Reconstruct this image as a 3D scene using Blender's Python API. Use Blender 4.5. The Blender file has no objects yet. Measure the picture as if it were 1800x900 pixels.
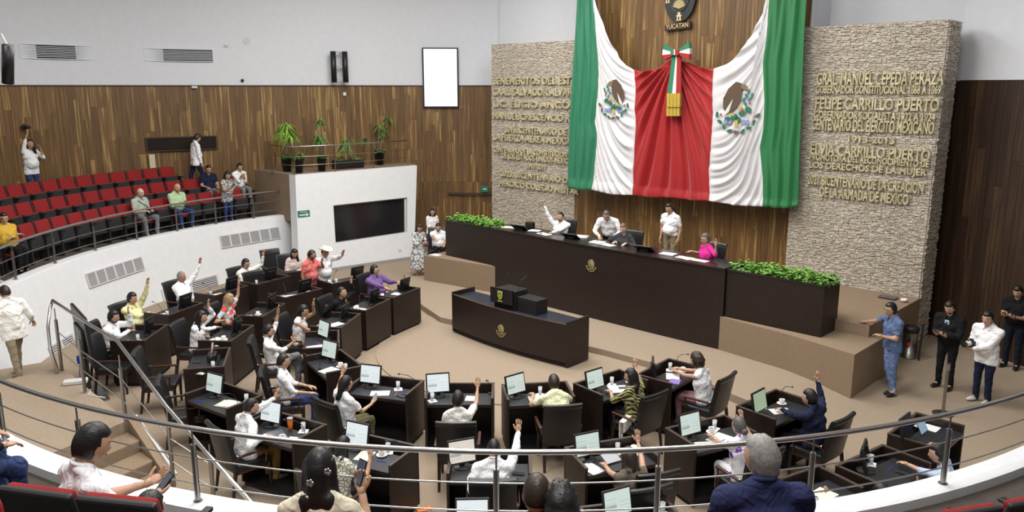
import bpy, math, random
import numpy as np
from mathutils import Vector, Matrix, noise
R = math.radians
random.seed(7)
D = bpy.data
col = bpy.context.scene.collection
sc = bpy.context.scene
# ------------------------------------------------------------------ camera
CAMZ = 5.55; FPX = 1400.0; PITCH = math.atan((450 - 152) / FPX)
cam = D.objects.new('camera', D.cameras.new('camera')); col.objects.link(cam)
cam.data.sensor_width = 36; cam.data.lens = 28.0; cam.data.clip_end = 200
cam.location = (0, 0, CAMZ); cam.rotation_euler = (math.pi / 2 - PITCH, 0, 0)
sc.camera = cam
# ------------------------------------------------------------------ world and light
w = D.worlds.new('world'); sc.world = w; w.use_nodes = True
w.node_tree.nodes['Background'].inputs[0].default_value = (0.9, 0.95, 1.0, 1)
w.node_tree.nodes['Background'].inputs[1].default_value = 0.35
sc.view_settings.view_transform = 'Standard'; sc.view_settings.look = 'None'
sc.view_settings.exposure = -0.47; sc.view_settings.gamma = 1.0
LAMPS = [(-6.5, 13.5, 80), (-5.0, 18.5, 100), (-1.5, 10.5, 160), (-1.5, 16, 170), (-2.2, 21.5, 90), (4.0, 9.0, 100), (3.0, 14, 140), (0.0, 3.0, 170), (-6, 6.5, 80), (1.4, 19.0, 85)]
CEIL = 10.6
for i, (x, y, p) in enumerate(LAMPS):
    l = D.lights.new('ceiling_lamp_light', 'AREA'); l.shape = 'RECTANGLE'; l.size = 2.6; l.size_y = 2.6
    l.energy = p * 3.4; l.color = (1.0, 0.965, 0.92)
    o = D.objects.new('ceiling_lamp_light', l); col.objects.link(o); o.location = (x, y, CEIL - 0.12)
# ------------------------------------------------------------------ helpers: objects
def link(name, me, parent=None, mat=None):
    o = D.objects.new(name, me); col.objects.link(o)
    if parent is not None: o.parent = parent
    if mat is not None and me is not None and not me.materials:
        for m in (mat if isinstance(mat, (list, tuple)) else [mat]): me.materials.append(m)
    return o
def tag(o, label, cat, group=None):
    if not 4 <= len(label.split()) <= 16: print('LABEL', len(label.split()), label)
    o['label'] = label; o['category'] = cat
    if group: o['group'] = group
    return o
def empty(name, loc=(0, 0, 0), az=0.0, label=None, cat=None, group=None):
    o = D.objects.new(name, None); col.objects.link(o); o.empty_display_size = .1
    o.location = loc; o.rotation_euler = (0, 0, az)
    if label: tag(o, label, cat, group)
    return o
def struct(o):
    o['kind'] = 'structure'; return o
def dup(root, loc, az, label=None, group=None):
    r = root.copy(); col.objects.link(r); r.location = loc; r.rotation_euler = (root.rotation_euler[0], root.rotation_euler[1], az)
    if label:
        r['label'] = label
        if not 4 <= len(label.split()) <= 16: print('LABEL', len(label.split()), label)
    if group: r['group'] = group
    for ch in list(root.children):
        c = ch.copy(); col.objects.link(c); c.parent = r
        for g in list(ch.children):
            d = g.copy(); col.objects.link(d); d.parent = c
    return r
class MB:
    """collects verts and faces"""
    def __init__(s): s.v = []; s.f = []; s.m = []; s.n = 0
    def add(s, v, f, m=0):
        v = [tuple(a) for a in v]; s.v += v; s.f += [tuple(i + s.n for i in q) for q in f]; s.m += [m] * len(f); s.n += len(v); return s
    def box(s, c, d, az=0.0, m=0, tilt=0.0, M=None):
        x, y, z = d[0] / 2, d[1] / 2, d[2] / 2
        vs = [Vector((i * x, j * y, k * z)) for k in (-1, 1) for j in (-1, 1) for i in (-1, 1)]
        T = (M if M is not None else Matrix.Rotation(az, 3, 'Z') @ Matrix.Rotation(tilt, 3, 'X'))
        vs = [T @ v + Vector(c) for v in vs]
        return s.add(vs, [(0, 2, 3, 1), (4, 5, 7, 6), (0, 1, 5, 4), (2, 6, 7, 3), (0, 4, 6, 2), (1, 3, 7, 5)], m)
    def tube(s, pts, r, n=8, m=0, cap=True):
        pts = [Vector(p) for p in pts]; rs = r if isinstance(r, (list, tuple)) else [r] * len(pts)
        vs = []; prev = None
        for i, p in enumerate(pts):
            d = (pts[min(i + 1, len(pts) - 1)] - pts[max(i - 1, 0)]).normalized()
            if prev is None:
                a = d.orthogonal().normalized()
            else:
                a = (prev - d * prev.dot(d)).normalized()
            prev = a; b = d.cross(a)
            for k in range(n):
                t = 2 * math.pi * k / n; vs.append(p + (a * math.cos(t) + b * math.sin(t)) * rs[i])
        f = [(i * n + k, i * n + (k + 1) % n, (i + 1) * n + (k + 1) % n, (i + 1) * n + k) for i in range(len(pts) - 1) for k in range(n)]
        if cap: f += [tuple(range(n - 1, -1, -1)), tuple(range((len(pts) - 1) * n, len(pts) * n))]
        return s.add(vs, f, m)
    def lathe(s, prof, c=(0, 0, 0), n=16, m=0):
        vs = [(c[0] + r * math.cos(2 * math.pi * k / n), c[1] + r * math.sin(2 * math.pi * k / n), c[2] + z) for r, z in prof for k in range(n)]
        f = [(i * n + k, i * n + (k + 1) % n, (i + 1) * n + (k + 1) % n, (i + 1) * n + k) for i in range(len(prof) - 1) for k in range(n)]
        f += [tuple(range(n - 1, -1, -1)), tuple(range((len(prof) - 1) * n, len(prof) * n))]
        return s.add(vs, f, m)
    def prism(s, poly, z0, z1, m=0):
        n = len(poly)
        area = sum(poly[i][0] * poly[(i + 1) % n][1] - poly[(i + 1) % n][0] * poly[i][1] for i in range(n))
        if area < 0: poly = poly[::-1]
        vs = [(x, y, z0) for x, y in poly] + [(x, y, z1) for x, y in poly]
        f = [tuple(range(n - 1, -1, -1)), tuple(range(n, 2 * n))] + [(i, (i + 1) % n, n + (i + 1) % n, n + i) for i in range(n)]
        return s.add(vs, f, m)
    def ell(s, c, r, nu=12, nv=8, m=0, M=None, fn=None):
        vs = []
        for j in range(nv + 1):
            th = math.pi * j / nv
            for i in range(nu):
                ph = 2 * math.pi * i / nu
                d = Vector((math.sin(th) * math.cos(ph), math.sin(th) * math.sin(ph), math.cos(th)))
                k = fn(d) if fn else 1.0
                p = Vector((d.x * r[0] * k, d.y * r[1] * k, d.z * r[2] * k))
                if M is not None: p = M @ p
                vs.append(p + Vector(c))
        f = [(j * nu + i, (j + 1) * nu + i, (j + 1) * nu + (i + 1) % nu, j * nu + (i + 1) % nu) for j in range(nv) for i in range(nu)]
        return s.add(vs, f, m)
    def mesh(s, name='mesh', smooth=False):
        me = D.meshes.new(name); me.from_pydata(s.v, [], s.f)
        if any(s.m): me.polygons.foreach_set('material_index', s.m)
        if smooth: me.polygons.foreach_set('use_smooth', [True] * len(me.polygons))
        me.update(); return me
    def obj(s, name, mat, parent=None, smooth=False, bevel=0):
        o = link(name, s.mesh(name, smooth), parent)
        for m in (mat if isinstance(mat, (list, tuple)) else [mat]): o.data.materials.append(m)
        if bevel:
            b = o.modifiers.new('bevel', 'BEVEL'); b.width = bevel; b.segments = 2; b.limit_method = 'ANGLE'
        return o
# ------------------------------------------------------------------ helpers: placing (where a sight line through the photo meets a plane)
def ray(u, v):
    x = (u - 900) / FPX; y = (450 - v) / FPX
    return Vector((x, math.cos(PITCH) + y * math.sin(PITCH), -math.sin(PITCH) + y * math.cos(PITCH)))
EYE = Vector((0, 0, CAMZ))
def at(u, v, z):
    d = ray(u, v); return EYE + d * ((z - CAMZ) / d.z)
C0 = Vector((.19, 17.0)); N_ = Vector((.7, .714)).normalized(); T_ = Vector((N_.y, -N_.x))
AZF = math.atan2(-T_.y, -T_.x)  # not used for rotation of text
def ts(t, s, z=None):
    p = C0 + T_ * t + N_ * s
    return (p.x, p.y) if z is None else Vector((p.x, p.y, z))
AZT = math.atan2(T_.y, T_.x)     # local x runs along t, local y along s
def pol(deg, r, z=None):
    p = (C0.x + r * math.cos(R(deg)), C0.y + r * math.sin(R(deg)))
    return p if z is None else Vector((p[0], p[1], z))
# ------------------------------------------------------------------ materials
MATS = {}
def mat(name, c, rough=.6, metal=0.0, bump=0.0, bscale=40.0, var=0.0, vscale=6.0, c2=None, emit=None, es=1.0, spec=None, coat=0.0, sheen=0.0, bdet=3, bdist=.02):
    if name in MATS: return MATS[name]
    m = D.materials.new(name); m.use_nodes = True; nt = m.node_tree; b = nt.nodes['Principled BSDF']
    b.inputs['Base Color'].default_value = (*c, 1); b.inputs['Roughness'].default_value = rough; b.inputs['Metallic'].default_value = metal
    if spec is not None: b.inputs['Specular IOR Level'].default_value = spec
    if coat: b.inputs['Coat Weight'].default_value = coat
    if sheen: b.inputs['Sheen Weight'].default_value = sheen
    if emit: b.inputs['Emission Color'].default_value = (*emit, 1); b.inputs['Emission Strength'].default_value = es
    tc = nt.nodes.new('ShaderNodeTexCoord')
    if var or c2:
        n = nt.nodes.new('ShaderNodeTexNoise'); n.inputs['Scale'].default_value = vscale; n.inputs['Detail'].default_value = 4
        nt.links.new(tc.outputs['Object'], n.inputs['Vector'])
        r = nt.nodes.new('ShaderNodeValToRGB'); r.color_ramp.elements[0].position = .35; r.color_ramp.elements[1].position = .65
        k2 = c2 if c2 else tuple(min(1, x * (1 + var)) for x in c); k1 = c if c2 else tuple(x * (1 - var) for x in c)
        r.color_ramp.elements[0].color = (*k1, 1); r.color_ramp.elements[1].color = (*k2, 1)
        nt.links.new(n.outputs['Fac'], r.inputs['Fac']); nt.links.new(r.outputs['Color'], b.inputs['Base Color'])
    if bump:
        n = nt.nodes.new('ShaderNodeTexNoise'); n.inputs['Scale'].default_value = bscale; n.inputs['Detail'].default_value = bdet; n.inputs['Distortion'].default_value = 1.2 if bdet < 3 else 0
        nt.links.new(tc.outputs['Object'], n.inputs['Vector'])
        bp = nt.nodes.new('ShaderNodeBump'); bp.inputs['Strength'].default_value = bump; bp.inputs['Distance'].default_value = bdist
        nt.links.new(n.outputs['Fac'], bp.inputs['Height']); nt.links.new(bp.outputs['Normal'], b.inputs['Normal'])
    MATS[name] = m; return m
def wood_planks(name, dark, light, amt=.35):
    m = D.materials.new(name); m.use_nodes = True; nt = m.node_tree; b = nt.nodes['Principled BSDF']; L = nt.links.new
    b.inputs['Roughness'].default_value = .45
    tc = nt.nodes.new('ShaderNodeTexCoord'); oi = nt.nodes.new('ShaderNodeObjectInfo'); ge = nt.nodes.new('ShaderNodeNewGeometry')
    rnd = nt.nodes.new('ShaderNodeMath'); rnd.operation = 'ADD'; L(oi.outputs['Random'], rnd.inputs[0]); L(ge.outputs['Random Per Island'], rnd.inputs[1])
    fr = nt.nodes.new('ShaderNodeMath'); fr.operation = 'FRACT'; L(rnd.outputs[0], fr.inputs[0])
    sx = nt.nodes.new('ShaderNodeCombineXYZ'); k = nt.nodes.new('ShaderNodeMath'); k.operation = 'MULTIPLY'; k.inputs[1].default_value = 37.0
    L(fr.outputs[0], k.inputs[0]); L(k.outputs[0], sx.inputs[0]); L(k.outputs[0], sx.inputs[2])
    ad = nt.nodes.new('ShaderNodeVectorMath'); ad.operation = 'ADD'; L(ge.outputs['Position'], ad.inputs[0]); L(sx.outputs[0], ad.inputs[1])
    mp = nt.nodes.new('ShaderNodeVectorMath'); mp.operation = 'MULTIPLY'; mp.inputs[1].default_value = (19, 19, .8); L(ad.outputs[0], mp.inputs[0])
    n = nt.nodes.new('ShaderNodeTexNoise'); n.inputs['Scale'].default_value = 1.0; n.inputs['Detail'].default_value = 3; L(mp.outputs[0], n.inputs['Vector'])
    sm = nt.nodes.new('ShaderNodeMath'); sm.operation = 'MULTIPLY_ADD'; sm.inputs[1].default_value = .25; L(fr.outputs[0], sm.inputs[0]); L(n.outputs['Fac'], sm.inputs[2])
    r = nt.nodes.new('ShaderNodeValToRGB'); e = r.color_ramp.elements
    e[0].position = .36; e[0].color = (*[x * .62 for x in dark], 1); e[1].position = .84; e[1].color = (*light, 1)
    q = e.new(.62); q.color = (*dark, 1); q = e.new(.74); q.color = (*[x * 1.35 for x in dark], 1)
    L(sm.outputs[0], r.inputs['Fac']); L(r.outputs['Color'], b.inputs['Base Color'])
    MATS[name] = m; return m
def pattern(name, kind, a, b_, scale, rough=.8):
    m = D.materials.new(name); m.use_nodes = True; nt = m.node_tree; b = nt.nodes['Principled BSDF']; L = nt.links.new
    b.inputs['Roughness'].default_value = rough
    tc = nt.nodes.new('ShaderNodeTexCoord')
    if kind == 'wave':
        t = nt.nodes.new('ShaderNodeTexWave'); t.inputs['Scale'].default_value = scale; t.inputs['Distortion'].default_value = 6; t.bands_direction = 'DIAGONAL'; out = t.outputs['Fac']
    elif kind == 'cell':
        t = nt.nodes.new('ShaderNodeTexVoronoi'); t.inputs['Scale'].default_value = scale; t.feature = 'DISTANCE_TO_EDGE'; out = t.outputs['Distance']
    elif kind == 'check':
        t = nt.nodes.new('ShaderNodeTexChecker'); t.inputs['Scale'].default_value = scale; out = t.outputs['Fac']
    else:
        t = nt.nodes.new('ShaderNodeTexNoise'); t.inputs['Scale'].default_value = scale; out = t.outputs['Fac']
    L(tc.outputs['Object'], t.inputs['Vector'])
    r = nt.nodes.new('ShaderNodeValToRGB'); p = {'wave': (.45, .55), 'cell': (.05, .12), 'check': (.4, .6), 'noise': (.47, .53), 'spots': (.36, .40)}[kind]
    r.color_ramp.elements[0].position = p[0]; r.color_ramp.elements[1].position = p[1]
    r.color_ramp.elements[0].color = (*a, 1); r.color_ramp.elements[1].color = (*b_, 1)
    L(out, r.inputs['Fac']); L(r.outputs['Color'], b.inputs['Base Color']); MATS[name] = m; return m
def screen_mat(name, base, es):
    """the voting list shown on a desk screen: pale page, two columns of rows, one grey-green highlighted row"""
    m = D.materials.new(name); m.use_nodes = True; nt = m.node_tree; b = nt.nodes['Principled BSDF']; L = nt.links.new
    b.inputs['Base Color'].default_value = (.02, .02, .02, 1); b.inputs['Roughness'].default_value = .25
    tc = nt.nodes.new('ShaderNodeTexCoord'); sp = nt.nodes.new('ShaderNodeSeparateXYZ'); L(tc.outputs['Object'], sp.inputs[0])
    def mth(op, a, v=None, v2=None):
        q = nt.nodes.new('ShaderNodeMath'); q.operation = op
        L(a, q.inputs[0])
        if v is not None:
            if isinstance(v, float): q.inputs[1].default_value = v
            else: L(v, q.inputs[1])
        if v2 is not None: q.inputs[2].default_value = v2
        return q.outputs[0]
    x, z = sp.outputs[0], sp.outputs[2]
    def band(a, lo, hi): return mth('MULTIPLY', mth('GREATER_THAN', a, lo), mth('LESS_THAN', a, hi))
    hl = mth('MULTIPLY', band(x, -.16, -.02), band(z, .16, .20))
    h2 = mth('MULTIPLY', band(x, .02, .16), band(z, .10, .25)); st = mth('GREATER_THAN', mth('FRACT', mth('MULTIPLY', z, 22.0)), .62)
    h3 = mth('MULTIPLY', band(x, -.16, -.02), mth('MULTIPLY', band(z, .10, .29), st))
    f = mth('ADD', mth('MULTIPLY', hl, .45), mth('MULTIPLY', mth('ADD', mth('MULTIPLY', h2, st), h3), .14))
    mx = nt.nodes.new('ShaderNodeMix'); mx.data_type = 'RGBA'; L(f, mx.inputs[0])
    mx.inputs[6].default_value = (*base, 1); mx.inputs[7].default_value = (.12, .2, .2, 1)
    L(mx.outputs[2], b.inputs['Emission Color']); b.inputs['Emission Strength'].default_value = es; MATS[name] = m; return m
WHITE = mat('white_wall_paint', (.70, .73, .78), .85, bump=.05, bscale=8, var=.015)
CREAM = mat('white_parapet_paint', (.74, .76, .79), .7, bump=.05, bscale=10, var=.02)
CARPET = mat('beige_carpet', (.335, .268, .20), .98, bump=.4, bscale=160, var=.07, vscale=35, spec=.1)
CARPET2 = mat('tan_carpet_block', (.275, .205, .142), .98, bump=.25, bscale=160, var=.09, vscale=40, spec=.1)
CARPETG = mat('gallery_grey_carpet', (.16, .14, .12), .95, bump=.4, bscale=120, var=.08, vscale=30, spec=.1)
DESK = mat('dark_walnut_veneer', (.017, .0095, .0075), .45, var=.2, vscale=14)
DESKE = mat('walnut_edge', (.055, .036, .027), .4, var=.15, vscale=20)
BTOP = mat('black_leatherette_top', (.014, .016, .021), .42)
DARK = mat('black_interior', (.008, .007, .007), .8)
LEATHER = mat('black_leather', (.012, .0125, .014), .36, bump=.12, bscale=30)
CHWOOD = mat('reddish_dark_wood', (.055, .019, .011), .33, var=.2, vscale=25)
CHWOOD2 = mat('ebony_wood', (.018, .011, .009), .33)
CHROME = mat('polished_metal', (.7, .7, .68), .18, 1.0)
STEEL = mat('brushed_steel', (.52, .51, .50), .28, 1.0, bump=.05, bscale=90)
STEELD = mat('dark_steel', (.30, .29, .275), .34, 1.0)
BPLAST = mat('black_plastic', (.012, .012, .013), .4)
REDF = mat('red_seat_fabric', (.25, .009, .011), .9, bump=.3, bscale=150, var=.12, vscale=30)
SEATB = mat('black_seat_shell', (.017, .017, .019), .55)
LETTER = mat('pale_brass_letters', (.74, .69, .47), .42, .15, c2=(.40, .33, .18), vscale=1.6)
GOLD = mat('aged_gilt_metal', (.62, .55, .30), .42, .45, bump=.1, bscale=30, c2=(.34, .27, .12), vscale=2.2)
GOLDP = mat('pale_gilt', (.70, .58, .30), .4, .4)
BLACKM = mat('black_metal_disc', (.02, .021, .024), .45)
PAPER = mat('white_paper', (.82, .82, .82), .8)
PAPERC = mat('cream_cloth_bag', (.74, .70, .58), .85, bump=.3, bscale=30)
PRINTED = pattern('printed_paper', 'noise', (.80, .80, .80), (.62, .62, .64), 60)
CERAM = mat('white_ceramic', (.82, .81, .79), .2)
GLASS = D.materials.new('clear_glass'); GLASS.use_nodes = True
_g = GLASS.node_tree.nodes['Principled BSDF']; _g.inputs['Base Color'].default_value = (.9, .93, .95, 1); _g.inputs['Roughness'].default_value = .03
_g.inputs['Alpha'].default_value = .38; _g.inputs['IOR'].default_value = 1.4
BLUE_PEN = mat('blue_ink_plastic', (.06, .05, .7), .4); ORANGE = mat('orange_enamel', (.85, .22, .02), .35); REDP = mat('red_plastic', (.6, .03, .02), .5)
SCR1 = screen_mat('lit_screen_page', (.80, .93, .86), 1.0)
SCR2 = screen_mat('lit_screen_page_cool', (.90, .98, 1.0), 1.15)
SCR3 = screen_mat('lit_screen_page_warm', (.95, .88, .76), 1.0)
SCR4 = mat('lit_screen_green', (.02, .02, .02), .3, emit=(.50, .66, .44), es=.85)
WHITESCR = mat('white_display', (.02, .02, .02), .3, emit=(1, 1, 1), es=1.6)
LEAF = mat('bright_green_leaf', (.10, .29, .035), .5, c2=(.24, .46, .08), vscale=9)
LEAFD = mat('dark_green_leaf', (.045, .15, .03), .5, c2=(.16, .34, .06), vscale=6)
SOIL = mat('potting_soil', (.03, .02, .013), .95)
POTB = mat('black_glazed_pot', (.012, .012, .013), .3)
POTG = mat('grey_pot', (.34, .37, .38), .5)
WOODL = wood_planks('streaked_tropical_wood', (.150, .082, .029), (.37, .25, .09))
WOODR = wood_planks('shaded_tropical_wood', (.038, .021, .012), (.078, .045, .022))  # same boards, with the right wall's weaker light put into a darker colour
STONES = [mat('cream_ledger_stone', (.53, .47, .385), .9, bump=.4, bscale=50), mat('pale_ledger_stone', (.60, .55, .47), .9, bump=.4, bscale=50),
          mat('tan_ledger_stone', (.45, .385, .30), .9, bump=.4, bscale=50), mat('grey_ledger_stone', (.47, .43, .38), .9, bump=.4, bscale=50)]
# ------------------------------------------------------------------ room shell
m = MB(); m.box((-1, 13, -.1), (44, 44, .2)); struct(m.obj('floor', CARPET))
# raised round carpet in the middle and the step under the speakers' bench
m = MB(); m.prism([(.42 + 3.35 * math.cos(R(a)), 16.6 + 3.35 * math.sin(R(a))) for a in range(0, 360, 6)], 0, .02); struct(m.obj('floor_centre', CARPET))
edge = [(-6.6, 1.9, .15), (-4.6, .55, .15), (-3.43, .0, .15), (-2.3, -.38, .15), (-1.4, -.25, .15), (0, .2, .15), (2, .45, .15), (3.4, .5, .15), (4.47, .34, .15), (5.2, .1, .15), (5.9, .02, .12), (6.5, .0, .05), (7.3, .1, -.012)]
m = MB(); vs = []
for t, s, z in edge: vs += [ts(t, s, -.01), ts(t, s, z), ts(t, 3.0, z)]
m.add(vs, [(3 * i, 3 * (i + 1), 3 * (i + 1) + 1, 3 * i + 1) for i in range(len(edge) - 1)] + [(3 * i + 1, 3 * (i + 1) + 1, 3 * (i + 1) + 2, 3 * i + 2) for i in range(len(edge) - 1)])
struct(m.obj('floor_step', CARPET))

# left wall: a curved line in plan
WP = [(.9, 27.2), (-1.2, 27.75), (-3.2, 27.65), (-5.0, 27.0), (-8.2, 25.5), (-10.8, 24.05), (-12.6, 22.3), (-13.9, 19.9), (-14.5, 17.0), (-14.3, 13.5), (-13.4, 10.0), (-11.4, 5.5), (-8, 0.5), (-4, -3.0), (2, -4.2)]
def catmull(P, n=6):
    out = []
    for i in range(len(P) - 1):
        p0, p1, p2, p3 = [Vector(P[max(0, min(len(P) - 1, j))]) for j in (i - 1, i, i + 1, i + 2)]
        for k in range(n):
            t = k / n
            out.append(.5 * ((2 * p1) + (p2 - p0) * t + (2 * p0 - 5 * p1 + 4 * p2 - p3) * t * t + (3 * p1 - p0 - 3 * p2 + p3) * t ** 3))
    out.append(Vector(P[-1])); return out
WPS = catmull(WP)
def on_path(path, u, v):
    d = ray(u, v)
    best = None
    for a, b in zip(path[:-1], path[1:]):
        e = b - a; den = d.x * e.y - d.y * e.x
        if abs(den) < 1e-9: continue
        k = (a.x * e.y - a.y * e.x) / den; q = (a.x * d.y - a.y * d.x) / den
        if k > 0 and -.001 <= q <= 1.001 and (best is None or k < best[0]):
            n = Vector((-e.y, e.x)).normalized()
            if n.dot(Vector((-a.x, 12 - a.y))) < 0: n = -n
            best = (k, EYE + d * k, n)
    return best[1], best[2]
def ribbon(path, z0, z1, off=0.0, th=.15):
    m = MB(); vs = []
    for i, p in enumerate(path):
        e = (path[min(i + 1, len(path) - 1)] - path[max(i - 1, 0)]).normalized(); n = Vector((-e.y, e.x))
        if n.dot(Vector((0, 13)) - p) < 0: n = -n
        a = p + n * off; b = p + n * (off - th)
        vs += [(a.x, a.y, z0), (a.x, a.y, z1), (b.x, b.y, z1), (b.x, b.y, z0)]
    f = []
    for i in range(len(path) - 1):
        for k in range(4): f.append((4 * i + k, 4 * i + (k + 1) % 4, 4 * i + 4 + (k + 1) % 4, 4 * i + 4 + k))
    f += [(0, 1, 2, 3), tuple(4 * (len(path) - 1) + k for k in (3, 2, 1, 0))]
    return m.add(vs, f)
PLANK = None
def planks(path, z0, z1, parent, wmat, off=.02, limit=300, wmin=.10, wmax=.22, lmin=.8, lmax=2.0, seed=1, wide_first=True):
    """vertical staggered boards; the first `limit` are objects, the rest one joined part"""
    global PLANK
    rnd = random.Random(seed)
    if PLANK is None:
        PLANK = MB().box((0, 0, .5), (1, 1, 1)).mesh('plank'); PLANK.materials.append(wmat)
    seg = [0]
    for a, b in zip(path[:-1], path[1:]): seg.append(seg[-1] + (b - a).length)
    def pt(s):
        for i in range(len(seg) - 1):
            if s <= seg[i + 1] or i == len(seg) - 2:
                k = (s - seg[i]) / (seg[i + 1] - seg[i]); return path[i].lerp(path[i + 1], k)
    s = 0; cnt = 0; rest = MB(); L = seg[-1]
    me = PLANK if PLANK.materials[0] == wmat else None
    if me is None:
        me = MB().box((0, 0, .5), (1, 1, 1)).mesh('plank'); me.materials.append(wmat)
    while s < L - .04:
        wd = min(rnd.uniform(wmin, wmax), L - s)
        a, b = pt(s), pt(s + wd); e = b - a; az = math.atan2(e.y, e.x); n = Vector((-e.y, e.x)).normalized()
        if n.dot(Vector((0, 13)) - a) < 0: n = -n
        c = (a + b) / 2; z = z0; ln = rnd.uniform(.2, lmax)
        while z < z1 - .01:
            h = min(ln, z1 - z)
            if z1 - z - h < .25: h = z1 - z
            th = .022 + rnd.uniform(0, .007); p = c + n * (off + th / 2)
            if cnt < limit:
                o = D.objects.new('plank', me); col.objects.link(o); o.parent = parent
                o.location = (p.x, p.y, z + .003); o.rotation_euler = (0, 0, az); o.scale = (e.length - .004, th, h - .004)
            else:
                rest.box((p.x, p.y, z + h / 2), (e.length - .004, th, h - .004), az=az)
            cnt += 1; z += h; ln = rnd.uniform(lmin, lmax)
        s += wd
    if rest.n:
        o = rest.obj('planks', wmat, parent); o['kind'] = 'stuff'
WTOP = 5.57
wl = struct(ribbon(WPS, 0, WTOP).obj('wall_left', mat('dark_batten_wall', (.03, .017, .008), .8)))
struct(ribbon(WPS, WTOP, CEIL, .03).obj('wall_left_upper', WHITE, smooth=False))
vis = [p for p in WPS if p.y > 12]
planks(vis, 2.3, WTOP - .012, wl, WOODL, seed=4)
low = [p for p in WPS if p.x > -5.6 and p.y > 20]
o = None
mb = MB(); rr = random.Random(9)
planks(low, 0.0, 2.3, wl, WOODL, limit=0, seed=5)
# trim line between boards and paint
struct(ribbon(WPS, WTOP - .012, WTOP + .02, .075, .05).obj('trim_1', mat('dark_trim', (.05, .03, .02), .6)))

# front wall: boards in the middle, ledger stone each side
fw = struct(MB().prism([ts(-7.6, 6.9), ts(7.0, 6.9), ts(7.0, 7.2), ts(-7.6, 7.2)], 0, CEIL).obj('wall_front', WHITE))
cw = struct(MB().prism([ts(-3.5, 6.0), ts(3.4, 6.0), ts(3.4, 6.95), ts(-3.5, 6.95)], 0, CEIL).obj('wall_front_wood', mat('dark_batten_wall', (.03, .017, .008), .8)))
planks([Vector(ts(-3.5, 6.0)), Vector(ts(3.4, 6.0))], 1.1, 9.2, cw, WOODL, off=0, seed=8, lmin=.8, lmax=2.2)
struct(MB().prism([ts(3.401, 5.99), ts(3.46, 5.99), ts(3.46, 6.96), ts(3.401, 6.96)], 6.8, CEIL).obj('trim_4', WHITE))
def stone_wall(name, t0, t1, s0, depth, ztop, side, seed):
    rnd = random.Random(seed)
    core = struct(MB().prism([ts(t0, s0), ts(t1, s0), ts(t1, s0 + depth), ts(t0, s0 + depth)], 0, ztop).obj(name, mat('stone_core', (.30, .25, .19), .95)))
    m = MB(); z = .0
    while z < ztop - .01:
        h = min(rnd.uniform(.026, .044), ztop - z)
        t = t0
        while t < t1 - .01:
            l = min(rnd.uniform(.04, .12), t1 - t)
            if t1 - t - l < .04: l = t1 - t
            d = rnd.uniform(.010, .034); p = ts(t + l / 2, s0 - d / 2)
            m.box((p[0], p[1], z + h / 2 + rnd.uniform(-.009, .009)), (l - .006, d, h - .007), az=AZT + rnd.uniform(-.16, .16), tilt=rnd.uniform(-.3, .3), m=rnd.choice((0, 0, 1, 1, 1, 2, 3)))
            t += l
        for sd in side:
            s = s0
            tt = t1 if sd > 0 else t0
            while s < s0 + depth - .01:
                l = min(rnd.uniform(.08, .2), s0 + depth - s); d = rnd.uniform(.012, .045); p = ts(tt + sd * d / 2, s + l / 2)
                m.box((p[0], p[1], z + h / 2), (d, l - .006, h - .007), az=AZT, m=rnd.choice((0, 1, 1, 2, 3))); s += l
        z += h
    o = m.obj('ledger_stones', STONES, core); o['kind'] = 'stuff'; return core
sl = stone_wall('wall_front_stone_left', -7.05, -3.5, 6.0, .9, 6.85, (-1,), 3)
sr = stone_wall('wall_front_stone_right', 3.38, 6.42, 5.68, .75, 6.86, (1,), 4)
def text_mesh(name, txt, size, ext, m_, bev=0.0, align='LEFT'):
    cu = D.curves.new(name, 'FONT'); cu.body = txt; cu.extrude = ext; cu.bevel_depth = bev; cu.offset = .022 if size == 1.0 else 0; cu.size = size; cu.align_x = align; cu.resolution_u = 3
    o = D.objects.new(name, cu); col.objects.link(o); dg = bpy.context.evaluated_depsgraph_get(); dg.update()
    me = D.meshes.new_from_object(o.evaluated_get(dg)); D.objects.remove(o); D.curves.remove(cu); me.materials.clear(); return link(name, me, None, m_)
def lettering(parent, txt, t0, t1, s, z, h, thin=.020):
    o = text_mesh('lettering', txt, 1.0, thin, LETTER); xs = [v.co.x for v in o.data.vertices]; wdt = max(xs)
    # letters are thickened sideways a little, like cast metal letters
    o.scale = ((t1 - t0) / wdt, h / .72, 1)
    p = ts(t0, s); o.location = (p[0], p[1], z)
    o.rotation_euler = (math.pi / 2, 0, AZT); o.parent = parent; return o
LL = [('BENEMERITOS DEL ESTADO', -6.93, -2.95, 5.70, .21), ('GRAL. SALVADOR ALVARADO', -6.93, -2.95, 5.28, .21), ('LIC. ELIGIO ANCONA', -6.93, -3.1, 4.86, .2), ('MANUEL CRESCENCIO REJON', -6.93, -3.0, 4.42, .2),
      ('2015, CENTENARIO DE', -6.4, -3.8, 3.98, .19), ('LA FUERZA AEREA MEXICANA', -6.93, -3.2, 3.68, .19), ('CENTENARIO DE LA CONSTITUCIÓN POLÍTICA', -6.9, -2.9, 3.25, .17),
      ('DE LOS ESTADOS UNIDOS MEXICANOS', -6.55, -3.2, 2.98, .17), ('1917-2017', -5.45, -4.6, 2.70, .15), ('2023, BICENTENARIO DEL', -6.6, -3.45, 2.30, .18), ('HEROICO COLEGIO MILITAR', -6.65, -3.3, 1.98, .19)]
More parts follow.
